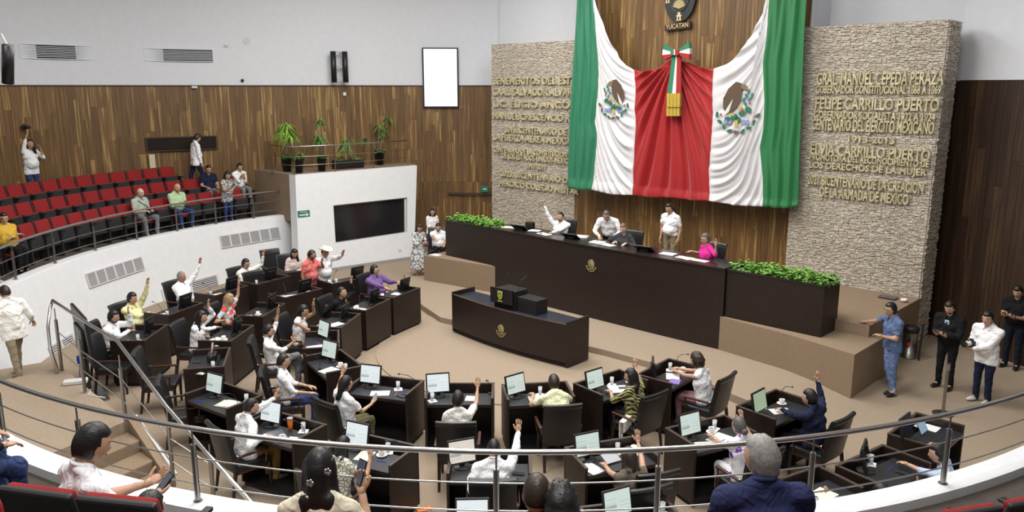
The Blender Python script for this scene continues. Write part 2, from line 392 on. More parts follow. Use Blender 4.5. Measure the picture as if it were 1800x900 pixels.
# the photographed line heights on the left wall come from the sight lines below
LY = [142, 161, 182, 203, 226, 240, 262, 273, 287, 304, 321]
LR = [('GRAL. MANUEL CEPEDA PERAZA', 3.83, 6.08, 138, 128), ('GOBERNADOR CONSTITUCIONAL 1868 A 1869', 3.83, 6.05, 157, 156), ('FELIPE CARRILLO PUERTO', 3.83, 6.05, 181, 181), ('GOBERNADOR SOCIALISTA 1922 A 1924', 3.83, 6.0, 201, 202),
      ('CENTENARIO DEL EJERCITO MEXICANO', 3.8, 6.0, 218, 225), ('1913-2013', 4.6, 5.25, 243, 244), ('ELVIA CARRILLO PUERTO', 3.8, 5.98, 262, 267), ('PROMOTORA DEL RECONOCIMIENTO DE', 3.8, 5.98, 276, 289),
      ('LOS DERECHOS DE LA MUJER', 3.8, 5.95, 290, 304), ('2021 BICENTENARIO DE LA CREACION', 3.8, 5.92, 316, 333), ('DE LA ARMADA DE MEXICO', 4.1, 5.65, 340, 355)]
def on_s(u, v, s):
    d = ray(u, v); n3 = Vector((N_.x, N_.y, 0)); k = (s + C0.dot(N_)) / d.dot(n3); p = EYE + d * k
    q = Vector((p.x, p.y)) - C0; return q.dot(T_), p.z
LH = [.22, .22, .2, .2, .2, .2, .17, .17, .15, .18, .18]
for (txt, a, b, _, _), y, h in zip(LL, LY, LH):
    z = on_s(868 if a < -6.8 else 880, y, 5.93)[1]; lettering(sl, txt, a, b, 5.925, z - h / 2, h)
RH = [.27, .17, .25, .17, .25, .14, .24, .14, .14, .22, .22]
for (txt, a, b, y0, y1), h in zip(LR, RH):
    z = on_s(1440 if a < 4 else 1480, y0, 5.6)[1]; lettering(sr, txt, a, b + .38, 5.605, z - h / 2, h)
# right wall
WR = [Vector(ts(6.3, 6.95)), Vector(ts(8.07, 6.15)), Vector(ts(12.5, 4.1)), Vector(ts(15.5, 0.5)), Vector(ts(16.0, -6)), Vector((11.5, 1.0)), Vector((8, -3)), Vector((2, -4.2))]
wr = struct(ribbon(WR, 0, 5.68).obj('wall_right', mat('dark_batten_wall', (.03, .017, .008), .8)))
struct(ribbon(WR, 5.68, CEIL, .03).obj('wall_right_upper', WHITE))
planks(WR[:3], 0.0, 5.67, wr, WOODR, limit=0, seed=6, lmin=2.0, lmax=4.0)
o = wr.children[0]
m = MB(); m.box((0, 12, CEIL + .05), (44, 44, .1)); struct(m.obj('ceiling', mat('ceiling_paint', (.7, .7, .7), .9)))
LAMPM = mat('lamp_diffuser', (.9, .9, .9), .5, emit=(1, .97, .93), es=2.5)
LAMP_AT = ['the left end of the back desks', 'the coral polo man', 'the central inner desks', 'the lectern desk', 'the booth and seated aide', 'the navy jacket man', 'the right end of the bench', 'the nearest gallery row', 'the left landing', 'the speakers and their bench']
for i, (x, y, p) in enumerate(LAMPS):
    f = MB(); [f.box((sx * 1.36, 0, 0), (.08, 2.8, .09)) for sx in (-1, 1)]; [f.box((0, sy * 1.36, 0), (2.64, .08, .09)) for sy in (-1, 1)]
    e = empty('ceiling_light', (x, y, CEIL - .05), 0, 'large square ceiling light panel above ' + LAMP_AT[i], 'lamp', 'ceiling light panels')
    f.obj('frame', WHITE, e); MB().box((0, 0, .02), (2.64, 2.64, .02)).obj('diffuser', LAMPM, e)

# ------------------------------------------------------------------ platform of the presidium (carpeted) and its fronts
ZP = 1.10
pl = MB()
pl.prism([ts(-5.5, 2.85), ts(6.45, 2.85), ts(6.45, 5.7), ts(3.4, 5.9), ts(3.4, 6.02), ts(-3.5, 6.02), ts(-5.5, 6.0)], 0, ZP)
struct(pl.obj('floor_platform', CARPET2))
bl = MB(); bl.prism([ts(-5.45, 1.72), ts(-3.0, 2.14), ts(-3.0, 2.9), ts(-5.45, 2.9)], 0, .87)
struct(bl.obj('trim_2', CARPET2))
bl = MB(); bl.prism([ts(3.7, 2.14), ts(5.3, 1.96), ts(6.66, 1.66), ts(6.66, 3.3), ts(3.7, 2.9)], 0, .87)
struct(bl.obj('trim_3', CARPET2))

# ------------------------------------------------------------------ gallery: parapet wall, stepped floor
RI, RO, ZPAR = 10.35, 10.64, 1.65
def arc(a0, a1, r, step=2.0):
    n = max(2, int(abs(a1 - a0) / step)); return [Vector(pol(a0 + (a1 - a0) * i / n, r)) for i in range(n + 1)]
def ring(prof, a0, a1, step=2.0, m=None, mi=0):
    """sweep a profile of (r, z) round the chamber's centre"""
    m = m or MB(); n = max(2, int(abs(a1 - a0) / step)); k = len(prof); vs = []
    for i in range(n + 1):
        a = a0 + (a1 - a0) * i / n
        for r, z in prof: vs.append(pol(a, r, z))
    f = [(i * k + j, i * k + (j + 1) % k, (i + 1) * k + (j + 1) % k, (i + 1) * k + j) for i in range(n) for j in range(k)]
    f += [tuple(range(k)), tuple(n * k + j for j in range(k - 1, -1, -1))]
    return m.add(vs, f, mi)
par = ring([(9.98, 0), (RI, ZPAR - .02), (RI + .01, ZPAR), (RO, ZPAR), (RO, 1.2), (RO - .1, 0)], 131.5, 322)
struct(par.obj('wall_gallery_parapet', CREAM))
ROWS = [(11.15, 1.55), (11.85, 1.9), (12.55, 2.25), (13.35, 2.5)]   # seat-pan centre radius, floor height
gal = MB()
for i, (r0, r1, z) in enumerate([(10.62, 11.58, 1.55), (11.58, 12.28, 1.9), (12.28, 13.2, 2.25), (13.2, 20, 2.5)]):
    if i < 3:
        ring([(r0, 0), (r0, z), (r1, z), (r1, 0)], 134.5, 322, m=gal)
    else:
        ring([(13.2, 0), (13.2, 2.5), (15.5, 2.5), (15.5, 0)], 137, 215, m=gal)
        ring([(13.2, 0), (13.2, 2.6), (14.0, 2.6), (14.0, 3.0), (14.8, 3.0), (14.8, 3.4), (15.6, 3.4), (15.6, 3.85), (21, 3.85), (21, 0)], 228, 322, m=gal)
struct(gal.obj('floor_gallery', mat('gallery_dark_carpet', (.085, .07, .06), .95, bump=.4, bscale=120, var=.1, vscale=30)))

# control booth: battered white front with a window, plant terrace on top
ZB = 2.95
A1, B1 = at(519, 308, ZB), at(733, 291, ZB)
B0 = at(728, 455, 0); A0 = Vector((A1.x + .12, A1.y - .62, 0)); 
pn = (B0 - A0).cross(A1 - A0).normalized()
if pn.y > 0: pn = -pn
B1 = A1 + (B1 - A1)
def onplane(u, v, p0, n):
    d = ray(u, v); k = (p0 - EYE).dot(n) / d.dot(n); return EYE + d * k
B1 = onplane(733, 291, A0, pn); 
W = [onplane(u, v, A0, pn) for u, v in ((586, 361), (716, 347), (716, 408), (590, 427))]
m = MB(); back = Vector((-.35, .5, 0)) * 1.0
m.add([A0, B0, B1, A1] + W, [(0, 1, 6, 7), (1, 2, 5, 6), (2, 3, 4, 5), (3, 0, 7, 4)])
inn = -pn * .14
m.add(W + [p + inn for p in W], [(0, 1, 5, 4), (1, 2, 6, 5), (2, 3, 7, 6), (3, 0, 4, 7)])
# right return and left edge
br = Vector((-.38, 1.7, 0)); m.add([B0, B0 + br, B1 + br, B1], [(0, 1, 2, 3)])
lr = Vector((-.26, .27, 0)); m.add([A0, A1, A1 + lr, A0 + lr], [(0, 1, 2, 3)])
m.add([A1, B1, B1 + Vector((-.1, .15, 0)), A1 + Vector((-.1, .15, 0))], [(0, 1, 2, 3)])
struct(m.obj('wall_booth', CREAM))
m = MB(); T = [A1 + Vector((-.05, .1, -.004)), B1 + Vector((-.03, .1, -.004)), B1 + Vector((-.5, 1.4, -.004)), Vector((-5.0, 27.0, ZB)), Vector((-8.25, 25.45, ZB)), A1 + lr + Vector((-.0, .0, -.004))]
m.add(T, [(0, 1, 2, 3, 4, 5)]); m.add([A1 + lr, Vector((-8.25, 25.45, ZB)), Vector((-8.25, 25.45, 1.5)), (A1 + lr) - Vector((0, 0, 1.45))], [(0, 1, 2, 3)])
struct(m.obj('floor_terrace', CARPET2))
m = MB(); c = [p + inn for p in W]
wn = D.objects.new('window_1', None); col.objects.link(wn); wn['kind'] = 'structure'
e = MB()
for a, b in ((0, 1), (1, 2), (2, 3), (3, 0)): e.tube([c[a], c[b]], .035, 4)
e.obj('window_frame', STEEL, wn)
g = MB(); g.add(c, [(0, 1, 2, 3)]); g.obj('glass_pane', mat('dark_booth_glass', (.014, .014, .015), .12, spec=.35), wn)
m = MB(); bb = (B0 - A0).normalized(); nn = Vector((pn.x, pn.y, 0)).normalized()
q = [A0 + nn * .02, B0 + nn * .02, B0 + nn * .045, A0 + nn * .045]
m.prism([(p.x, p.y) for p in q], 0, .1); struct(m.obj('baseboard_booth', mat('grey_skirting', (.34, .32, .32), .6)))

# landing and stairs at the left
L1, L2, L3 = (-5.71, 11.06), (-7.95, 13.35), (-8.55, 12.75)
near = [(-6.0, 10.4), (-6.55, 9.35), (-7.9, 10.4), (-9.05, 12.1)]
m = MB(); m.prism([L1, L2, L3, near[3], (-8.3, 10.7), near[1], near[0]], 0, .70); struct(m.obj('stair_landing', CARPET))
m = MB(); m.prism([L2, (-8.6, 14.3), (-9.6, 13.6), (-9.5, 12.4), L3], 0, .5); struct(m.obj('stair_landing_lower', CARPET))
st = [(-5.71, 11.06), (-5.40, 10.76), (-5.09, 10.46), (-4.78, 10.16), (-4.47, 9.86)]
nn2 = [(-6.55, 9.35), (-6.24, 9.05), (-5.93, 8.75), (-5.62, 8.45), (-5.31, 8.15)]
nn2 = [(a - .35, b - .42) for a, b in nn2]
stair = D.objects.new('stair', None); col.objects.link(stair); stair['kind'] = 'structure'
for i, z in enumerate((.53, .36, .19)):
    MB().prism([st[i], st[i + 1], nn2[i + 1], nn2[i]], 0, z).obj('stair_step', CARPET2, stair, bevel=.02)
m = MB(); ofs = Vector((.07, .07))
for i in range(3):
    a, b = Vector(st[i]), Vector(st[i + 1])
    za, zb = .74 - .17 * i, .74 - .17 * (i + 1)
    m.add([(a.x, a.y, 0), (b.x, b.y, 0), (b.x, b.y, zb), (a.x, a.y, za), (a.x + ofs.x, a.y + ofs.y, 0), (b.x + ofs.x, b.y + ofs.y, 0), (b.x + ofs.x, b.y + ofs.y, zb), (a.x + ofs.x, a.y + ofs.y, za)],
          [(0, 1, 2, 3), (7, 6, 5, 4), (3, 2, 6, 7), (0, 4, 5, 1), (0, 3, 7, 4), (1, 5, 6, 2)])
m.obj('stringer', CARPET2, stair)
m = MB(); m.tube([(st[0][0] + .09, st[0][1] + .09, .74), (st[3][0] + .09, st[3][1] + .09, .25)], .018, 6); m.obj('stringer_edge', mat('white_metal_edge', (.75, .75, .75), .4), stair)
# ------------------------------------------------------------------ people: figures grown from tapered limbs, voxel-fused into one skin
_SPH = None
def capsule(m, p0, r0, p1, r1, n=10):
    p0, p1 = Vector(p0), Vector(p1); d = p1 - p0; L = d.length
    d = d / L if L > 1e-6 else Vector((0, 0, 1))
    a = d.orthogonal().normalized(); b = d.cross(a); vs = [p0 - d * r0]
    for c, r, s in ((p0, r0, -1), (p1, r1, 1)):
        th = (math.radians(60), math.radians(25), 0) if s < 0 else (0, math.radians(25), math.radians(60))
        for t in th:
            q = c + d * (s * math.sin(t) * r)
            for k in range(n): vs.append(q + (a * math.cos(2 * math.pi * k / n) + b * math.sin(2 * math.pi * k / n)) * r * math.cos(t))
    vs.append(p1 + d * r1); N = len(vs)
    f = [(0, 1 + (k + 1) % n, 1 + k) for k in range(n)]
    for i in range(5): f += [(1 + i * n + k, 1 + i * n + (k + 1) % n, 1 + (i + 1) * n + (k + 1) % n, 1 + (i + 1) * n + k) for k in range(n)]
    f += [(N - 1, 1 + 5 * n + k, 1 + 5 * n + (k + 1) % n) for k in range(n)]
    m.add(vs, f)
JOBS = []
def fuse(caps, voxel, cb, smooth=4):
    m = MB()
    for c in caps: capsule(m, *c)
    me = m.mesh('fuse_tmp'); o = D.objects.new('fuse_tmp', me); col.objects.link(o)
    r = o.modifiers.new('r', 'REMESH'); r.mode = 'VOXEL'; r.voxel_size = voxel
    s = o.modifiers.new('s', 'SMOOTH'); s.factor = .5; s.iterations = smooth
    JOBS.append((o, cb))
def run_jobs():
    dg = bpy.context.evaluated_depsgraph_get(); dg.update()
    for o, cb in JOBS:
        me = D.meshes.new_from_object(o.evaluated_get(dg)); cb(me)
    for o, cb in JOBS:
        me = o.data; D.objects.remove(o); D.meshes.remove(me)
    JOBS.clear()
def wrinkle(me, amp, seed):
    n = len(me.vertices); a = np.empty(n * 3, 'f'); b = np.empty(n * 3, 'f'); me.vertices.foreach_get('co', a); me.vertices.foreach_get('normal', b)
    a = a.reshape(-1, 3); b = b.reshape(-1, 3); s = seed * 1.7
    w = np.sin(a[:, 0] * 31 + a[:, 2] * 22 + s + 2 * np.sin(a[:, 1] * 17 + s)) + .8 * np.sin(a[:, 2] * 47 - a[:, 0] * 19 + 1.5 * np.sin(a[:, 1] * 29 + s * 2)) + .5 * np.sin(a[:, 1] * 63 + a[:, 2] * 35 + s)
    a += b * (w * amp)[:, None]; me.vertices.foreach_set('co', a.ravel()); me.update()
def arrays(me):
    return [tuple(v.co) for v in me.vertices], [tuple(p.vertices) for p in me.polygons]
SKINS = {}
def skin(c):
    k = 'skin_%d' % int(c[0] * 1000)
    return mat(k, c, .5, bump=.05, bscale=60)
TAN = (.50, .30, .20); MID = (.55, .34, .24); FAIR = (.62, .42, .32); BRN = (.37, .20, .125)
EYEW = mat('eye_white', (.7, .68, .65), .3); EYED = mat('eye_dark', (.012, .008, .006), .25); LIP = mat('lips', (.36, .13, .11), .5)
def hmat(c): return mat('hair_%d_%d' % (int(c[0] * 1000), int(c[2] * 1000)), c, .42, bump=.18, bscale=70, var=.2, vscale=40)
BLK = (.008, .007, .007); DBR = (.028, .016, .010); GRY = (.22, .21, .20); SALT = (.10, .095, .09); BLOND = (.34, .24, .13)
HR = Vector((.081, .102, .126))
def head_r(d):
    k = 1.0
    if d.z < 0: k *= 1 - .16 * (-d.z) ** 1.2 * (abs(d.x) ** .6)
    if d.y < 0: k *= 1 + .02
    return k
def head_shape(d):
    k = head_r(d); p = Vector((d.x * HR.x * k, d.y * HR.y * k, d.z * HR.z * k))
    if d.y > 0:
        nz = math.exp(-((p.x / .013) ** 2) - ((p.z + .018) / .026) ** 2); p.y += .021 * nz
        p.y -= .008 * (math.exp(-(((abs(p.x) - .032) / .014) ** 2) - ((p.z - .012) / .012) ** 2))
        p.y += .005 * math.exp(-(((abs(p.x) - .03) / .02) ** 2) - ((p.z - .036) / .01) ** 2)
        p.y += .006 * math.exp(-((p.x / .022) ** 2) - ((p.z + .058) / .010) ** 2)
        p.y += .010 * math.exp(-((p.x / .025) ** 2) - ((p.z + .100) / .020) ** 2)
    return p
def head_parts(M, c, brow=True):
    """returns list of (MB, material slot) already posed"""
    m = MB(); nu, nv = 28, 20; vs = []
    for j in range(nv + 1):
        th = math.pi * j / nv
        for i in range(nu):
            ph = 2 * math.pi * i / nu; vs.append(M @ head_shape(Vector((math.sin(th) * math.cos(ph), math.sin(th) * math.sin(ph), math.cos(th)))) + c)
    m.add(vs, [(j * nu + i, (j + 1) * nu + i, (j + 1) * nu + (i + 1) % nu, j * nu + (i + 1) % nu) for j in range(nv) for i in range(nu)], 0)
    for s in (-1, 1):
        m.ell(M @ Vector((s * .077, -.004, -.008)) + c, (.010, .018, .030), 8, 6, 0, M)
        m.ell(M @ Vector((s * .031, .079, .012)) + c, (.013, .010, .0085), 8, 6, 1, M)
        m.ell(M @ Vector((s * .031, .086, .012)) + c, (.0062, .005, .0062), 8, 6, 2, M)
        m.ell(M @ Vector((s * .032, .090, .034)) + c, (.018, .006, .0045), 8, 5, 4, M)
    m.ell(M @ Vector((0, .101, -.058)) + c, (.021, .006, .0065), 8, 5, 3, M)
    return m
def hair_short(M, c, style, seed):
    m = MB(); nu, nv = 30, 20; vs = []; rnd = random.Random(seed)
    for j in range(nv + 1):
        th = math.pi * j / nv
        for i in range(nu):
            ph = 2 * math.pi * i / nu; d = Vector((math.sin(th) * math.cos(ph), math.sin(th) * math.sin(ph), math.cos(th)))
            p = head_shape(d); face = False
            front = d.y > .15
            if style == 'ring': face = d.z > .42 or d.z < -.42 or (d.y > .30)
            elif style == 'crop': face = (d.z < .50 and d.y > .32) or d.z < -.45 or (abs(d.x) > .55 and d.y > .12 and d.z < .2)
            else: face = (d.z < .50 and d.y > .34) or d.z < -.62 or (abs(d.x) > .5 and d.y > .10 and d.z < .15)
            k = 1.045 if style in ('crop', 'ring') else 1.10
            if style == 'curly': k = 1.27 + .10 * math.sin(d.x * 23 + seed) * math.sin(d.y * 19) + .08 * math.sin(d.z * 27 + seed)
            if style == 'short': k = 1.095 + .02 * math.sin(ph * 9 + seed) + (.03 if d.z > .5 and d.y > 0 else 0)
            if style == 'pulled': k = 1.05
            if style == 'wavy':
                face = (d.z < .50 and d.y > .34) or d.z < -.93 or (abs(d.x) > .5 and d.y > .05 and d.z < .15) or (d.z < -.5 and d.y > -.1); k = 1.13 + .035 * math.sin(ph * 11 + 4 * d.z) + (.10 if d.z < -.35 else 0)
            if face: k = .93
            p = Vector((p.x * k, min(p.y * k, .105 if not face else 1), p.z * k))
            if style in ('short', 'curly', 'long', 'pulled') and not face: p.z += .004
            vs.append(M @ p + c)
    m.add(vs, [(j * nu + i, (j + 1) * nu + i, (j + 1) * nu + (i + 1) % nu, j * nu + (i + 1) % nu) for j in range(nv) for i in range(nu)], 0)
    if style == 'curly':
        for q in range(70):
            th = rnd.uniform(0, 2.0); ph = rnd.uniform(0, 6.28); d = Vector((math.sin(th) * math.cos(ph), math.sin(th) * math.sin(ph), math.cos(th)))
            if d.y > .3 and d.z < .45: continue
            p = Vector((d.x * .094, d.y * .112, d.z * .140)); m.ell(M @ p + c, (.017, .017, .017), 6, 4)
    return m
def beard(M, c):
    m = MB(); nu, nv = 30, 22; vs = []
    for j in range(nv + 1):
        th = math.pi * j / nv
        for i in range(nu):
            ph = 2 * math.pi * i / nu; d = Vector((math.sin(th) * math.cos(ph), math.sin(th) * math.sin(ph), math.cos(th))); p = head_shape(d)
            on = d.y > -.10 and (p.z < -.088 + .9 * max(0, abs(p.x) - .032) and p.z < -.005 or (abs(p.x) < .034 and -.050 < p.z < -.038 and d.y > 0)) or (d.y > 0 and .020 < abs(p.x) < .034 and p.z < -.045)
            vs.append(M @ (p * (1.035 if on else .94)) + c)
    return m.add(vs, [(j * nu + i, (j + 1) * nu + i, (j + 1) * nu + (i + 1) % nu, j * nu + (i + 1) % nu) for j in range(nv) for i in range(nu)], 0)
def hand(m, wr, h, n, side, curl=.25, spread=1.0, k=1.0, slot=0):
    """palm, four fingers of unequal length and a thumb leaving the side of the palm"""
    h = Vector(h).normalized(); n = Vector(n); n = (n - h * n.dot(h)).normalized(); a = h.cross(n) * side   # a points to the thumb
    def P(x, y, z): return Vector(wr) + (a * x + h * y + n * z) * k
    Mx = Matrix((a, h, n)).transposed()
    m.ell(P(0, .05, 0), (.041 * k, .054 * k, .017 * k), 12, 8, slot, Mx)
    m.tube([P(0, -.02, 0), P(0, .03, 0)], [.024 * k, .030 * k], 8, slot)
    for x, L, r in ((.030, .072, .0090), (.010, .082, .0092), (-.011, .076, .0088), (-.031, .060, .0080)):
        pts = []; pos = Vector((x, .088, 0)); ang = 0; dx = x * .22 * spread
        for q, l in enumerate((0, .44, .32, .24)):
            pos = pos + Vector((dx * l * 10 * L, math.cos(ang) * l * L, math.sin(ang) * l * L)); pts.append(P(*pos)); ang += curl * (1.0 if q < 3 else .6)
        m.tube(pts, [r * k, r * k * .98, r * k * .9, r * k * .62], 6, slot)
    m.tube([P(.020, .018, .004), P(.046, .045, .010), P(.062, .072, .014 + .02 * curl), P(.068, .094, .018 + .04 * curl)], [.014 * k, .0125 * k, .0105 * k, .007 * k], 6, slot)
def ik(S, W, l1, l2, pole):
    d = W - S; L = min(d.length, (l1 + l2) * .995); u = d.normalized(); W = S + u * L
    x = (l1 * l1 - l2 * l2 + L * L) / (2 * L); y = math.sqrt(max(0, l1 * l1 - x * x)); p = Vector(pole) - u * Vector(pole).dot(u)
    if p.length < 1e-4: p = u.orthogonal()
    return S + u * x + p.normalized() * y, W
PEOPLE = {}
def person(pid, label, px, mode='sit', zf=0.0, az=90.0, lean=6, k=1.0, g=1.0, sk=TAN, hair='short', hc=BLK, yaw=0, pitch=8, roll=0,
           shirt=None, sleeve='long', hem=0, trousers=None, skirt=None, armr=None, arml=None, beardc=None, glasses=False, hat=False,
           shoes='black', group=None, xy=None, legs='std', seath=.50, hairlen=0.4, female=False, side=0.0, shirtname='shirt', collar=True, foot=True):
    hz = (seath + .06) if mode == 'sit' else .90 * k
    Rl = Matrix.Rotation(R(-lean), 3, 'X') @ Matrix.Rotation(R(side), 3, 'Y')
    pel = Vector((0, 0, hz))
    def sp(x, y, z): return pel + Rl @ (Vector((x, y, z)) * k)
    sw = (.16 if female else .190) * (1 + (g - 1) * .35)
    hc_ = sp(0, .036, .638) + Vector((0, .0, 0))
    if lean > 15: hc_ += Vector((0, .02, .01))
    Mh = Matrix.Rotation(R(yaw), 3, 'Z') @ Matrix.Rotation(R(-pitch), 3, 'X') @ Matrix.Rotation(R(roll), 3, 'Y')
    top = hc_ + Vector((0, 0, .130 * k))
    rz = Matrix.Rotation(R(az - 90), 3, 'Z')
    if xy is None:
        w = at(px[0], px[1], zf + top.z); o2 = rz @ Vector((top.x, top.y, 0)); loc = Vector((w.x - o2.x, w.y - o2.y, zf))
    else: loc = Vector((xy[0], xy[1], zf))
    def tolocal(p): return rz.transposed() @ (Vector(p) - loc)
    body = []; sh = []; tr = []
    gg = g if female else g * 1.06
    # torso
    T = [((-.085, 0, .0), .100, (.085, 0, .0), .100), ((-.05 * gg, .012 * gg, .14), .104 * gg, (.05 * gg, .012 * gg, .14), .104 * gg), ((-.078, .0, .30), .110 * (gg * .5 + .5), (.078, 0, .30), .110 * (gg * .5 + .5)),
         ((-sw + .03, -.012, .432), .064, (sw - .03, -.012, .432), .064), ((0, 0, .05), .11 * gg, (0, .0, .25), .12 * gg), ((0, -.005, .25), .12, (0, -.01, .40), .085),
         ((-.075, 0, .02), .095, (-.08, 0, .32), .100), ((.075, 0, .02), .095, (.08, 0, .32), .100), ((-.13, -.015, .445), .052, (-.02, -.022, .515), .046), ((.13, -.015, .445), .052, (.02, -.022, .515), .046)]
    if female: T += [((-.06, .055, .30), .058, (.06, .055, .30), .058)]
    for a, ra, b, rb in T:
        body.append((sp(*a), ra * k * .94, sp(*b), rb * k * .94)); sh.append((sp(*a), ra * k + .010, sp(*b), rb * k + .010))
    if gg > 1.12: sh.append((sp(-.03, .06, .12), .12 * gg * k, sp(.03, .06, .12), .12 * gg * k)); body.append((sp(-.03, .05, .12), .11 * gg * k, sp(.03, .05, .12), .11 * gg * k))
    if hem:
        if mode == 'sit': sh.append((sp(-.10, .05, -.02), .115 * k, sp(.10, .05, -.02), .115 * k))
        else:
            for q_ in (-1, 0, 1): sh.append((sp(q_ * .085, .0, .12), .098 * k * (gg * .5 + .5), sp(q_ * .095, .0, -hem), .104 * k * (gg * .4 + .6)))
    nk = sp(0, -.012, .43)
    body.append((nk, .058 * k, hc_ + Mh @ Vector((0, -.018, -.05)), .052 * k))
    if collar and shirt is not None: sh.append((sp(-.03, -.005, .455), .052 * k, sp(.03, -.005, .455), .052 * k))
    # legs
    sl_ = MB(); feet = []
    for s in (-1, 1):
        hip = Vector((s * .088 * k, 0, hz - .01))
        if mode == 'sit':
            kn = Vector((s * (.105 if not female else .07), .44 * k, hz - .03)); an = Vector((s * (.11 if not female else .07), .40 * k, .10)); fd = Vector((s * .1, 1, 0))
            if legs == 'wide': kn.x *= 2.0; an.x *= 1.5; kn.y -= .04
            if legs == 'cross' and s > 0: kn = Vector((-.02, .42, hz + .14)); an = Vector((-.20, .55, hz - .22)); fd = Vector((-.3, 1, -.4))
            if legs == 'tuck': an.y -= .22
        else:
            kn = Vector((s * .10 * k, .02, .48 * k)); an = Vector((s * .11 * k, -.01, .09)); fd = Vector((s * .15, 1, 0))
            if legs == 'walk': kn.y += s * .12; an.y += s * .22
            if legs == 'cross' and s > 0: kn = Vector((.0, .05, .48)); an = Vector((-.20, .02, .09)); fd = Vector((-.3, 1, 0))
            if legs == 'close': kn.x *= .6; an.x *= .5
        L = [(hip, .083 * k * (gg * .5 + .5), kn, .058 * k), (kn, .057 * k, an, .036 * k)]
        body += L
        q = (skirt is None)
        tr += [(hip, .090 * k * (gg * .5 + .5), kn, .067 * k), (kn, .066 * k, an + Vector((0, 0, -.04 if trousers is not None else 0)), .054 * k)]
        body.append((an, .036 * k, an + fd.normalized() * .10 + Vector((0, 0, -.045)), .032 * k))
        feet.append((an, fd.normalized()))
    tr += [((-.085 * k, -.0, hz), .106 * k, (.085 * k, 0, hz), .106 * k)]
    # arms
    hands = []
    for s, spec in ((1, armr), (-1, arml)):
        S = sp(s * sw, -.01, .425); l1, l2 = .285 * k, .255 * k; pole = Vector((s * .35, -.35, -1)); hd = None; nrm = None; curl = .35; spread = .4
        if spec is None:
            W = Vector((s * .25, .06, hz + (.10 if mode == 'sit' else -.10))) if mode == 'stand' else Vector((s * .16, .34, hz + .12)); hd = Vector((0, .25, -1)) if mode == 'stand' else Vector((-s * .25, 1, -.15)); nrm = Vector((-s, 0, 0)) if mode == 'stand' else Vector((0, 0, -1))
        elif spec[0] == 'up':      # raised hand: seen at this point of the picture
            d = rz.transposed() @ ray(spec[1], spec[2]); O = tolocal(EYE); reach = (l1 + l2 + .07) * (spec[3] if len(spec) > 3 else .97)
            oc = O - S; b = oc.dot(d); a = d.dot(d); c2 = oc.dot(oc) - reach * reach; disc = b * b - a * c2
            if disc < 0: kk = -b / a; Q = O + d * kk; Q = S + (Q - S).normalized() * reach
            else:
                c1 = O + d * ((-b - math.sqrt(disc)) / a); c3 = O + d * ((-b + math.sqrt(disc)) / a)
                pref = spec[4] if len(spec) > 4 else 'f'
                Q = max((c1, c3), key=lambda q: (q - S).y * (1 if pref == 'f' else -1) + .3 * (q - S).z)
            u = (Q - S).normalized(); hd = (u * .5 + Vector((0, .0, 1.0))).normalized(); W = Q - hd * .07; nrm = Vector((0, 1, -.1)); curl = .10; spread = 1.3; pole = Vector((s * .8, .1, -1))
        elif spec[0] == 'px':      # hand rests at this picture point on a surface of height z
            w = at(spec[1], spec[2], spec[3]); Q = tolocal(w); W = Q.copy(); dd = (W - S); dd.z = 0; hd = (dd.normalized() + Vector((0, 0, -.12))).normalized(); W = Q - hd * .05; W.z += .03; nrm = Vector((0, 0, -1)); curl = .3
            pole = Vector((s * .9, -.2, -.8))
        elif spec[0] == 'at':      # local target (x, y, z above floor), hand direction
            W = Vector(spec[1]); hd = Vector(spec[2]); nrm = Vector(spec[3]) if len(spec) > 3 else Vector((0, 0, -1)); curl = spec[4] if len(spec) > 4 else .5
        E_, W = ik(S, W, l1, l2, pole)
        ag = (gg * .4 + .6) * (1.0 if female else 1.10)
        body += [(S, .048 * k * ag, E_, .038 * k * ag), (E_, .037 * k * ag, W, .026 * k)]
        if sleeve == 'long': sh += [(S, .062 * k * ag, E_, .051 * k * ag), (E_, .050 * k * ag, E_.lerp(W, .94), .038 * k)]
        elif sleeve == 'rolled': sh += [(S, .060 * k, E_, .050 * k), (E_, .048 * k, E_.lerp(W, .25), .044 * k)]
        elif sleeve == 'short': sh += [(S, .064 * k, S.lerp(E_, .62), .060 * k)]
        elif sleeve == 'cap': sh += [(S, .062 * k, S.lerp(E_, .25), .060 * k)]
        hands.append((W, hd, nrm, s, curl, spread))
    hm = MB(); 
    for W, hd, nrm, s, curl, spread in hands: hand(hm, W, hd, nrm, s, curl, spread, k * .96)
    if skirt is not None and mode == 'sit' or foot is False: pass
    hp = head_parts(Mh, hc_)
    smat = skin(sk)
    names = {'body': 'person'}
    root = D.objects.new('person', D.meshes.new('person')); col.objects.link(root)
    root.location = loc; root.rotation_euler = (0, 0, R(az - 90)); tag(root, label, 'person', group)
    for q in (smat, EYEW, EYED, LIP, hmat(hc if hair not in ('bald',) else DBR)): root.data.materials.append(q)
    def cb_body(me, root=root, hp=hp, hm=hm):
        m = MB(); v, f = arrays(me); m.add(v, f, 0)
        m.add(hp.v, hp.f, 0); m.m[-len(hp.f):] = hp.m; m.add(hm.v, hm.f, 0)
        t = root.data; t.from_pydata(m.v, [], m.f); t.polygons.foreach_set('material_index', m.m); t.polygons.foreach_set('use_smooth', [True] * len(m.f)); t.update(); D.meshes.remove(me)
    fuse(body, .021, cb_body, 3)
    zmin = hz - hem - .02 if mode == 'stand' else -9
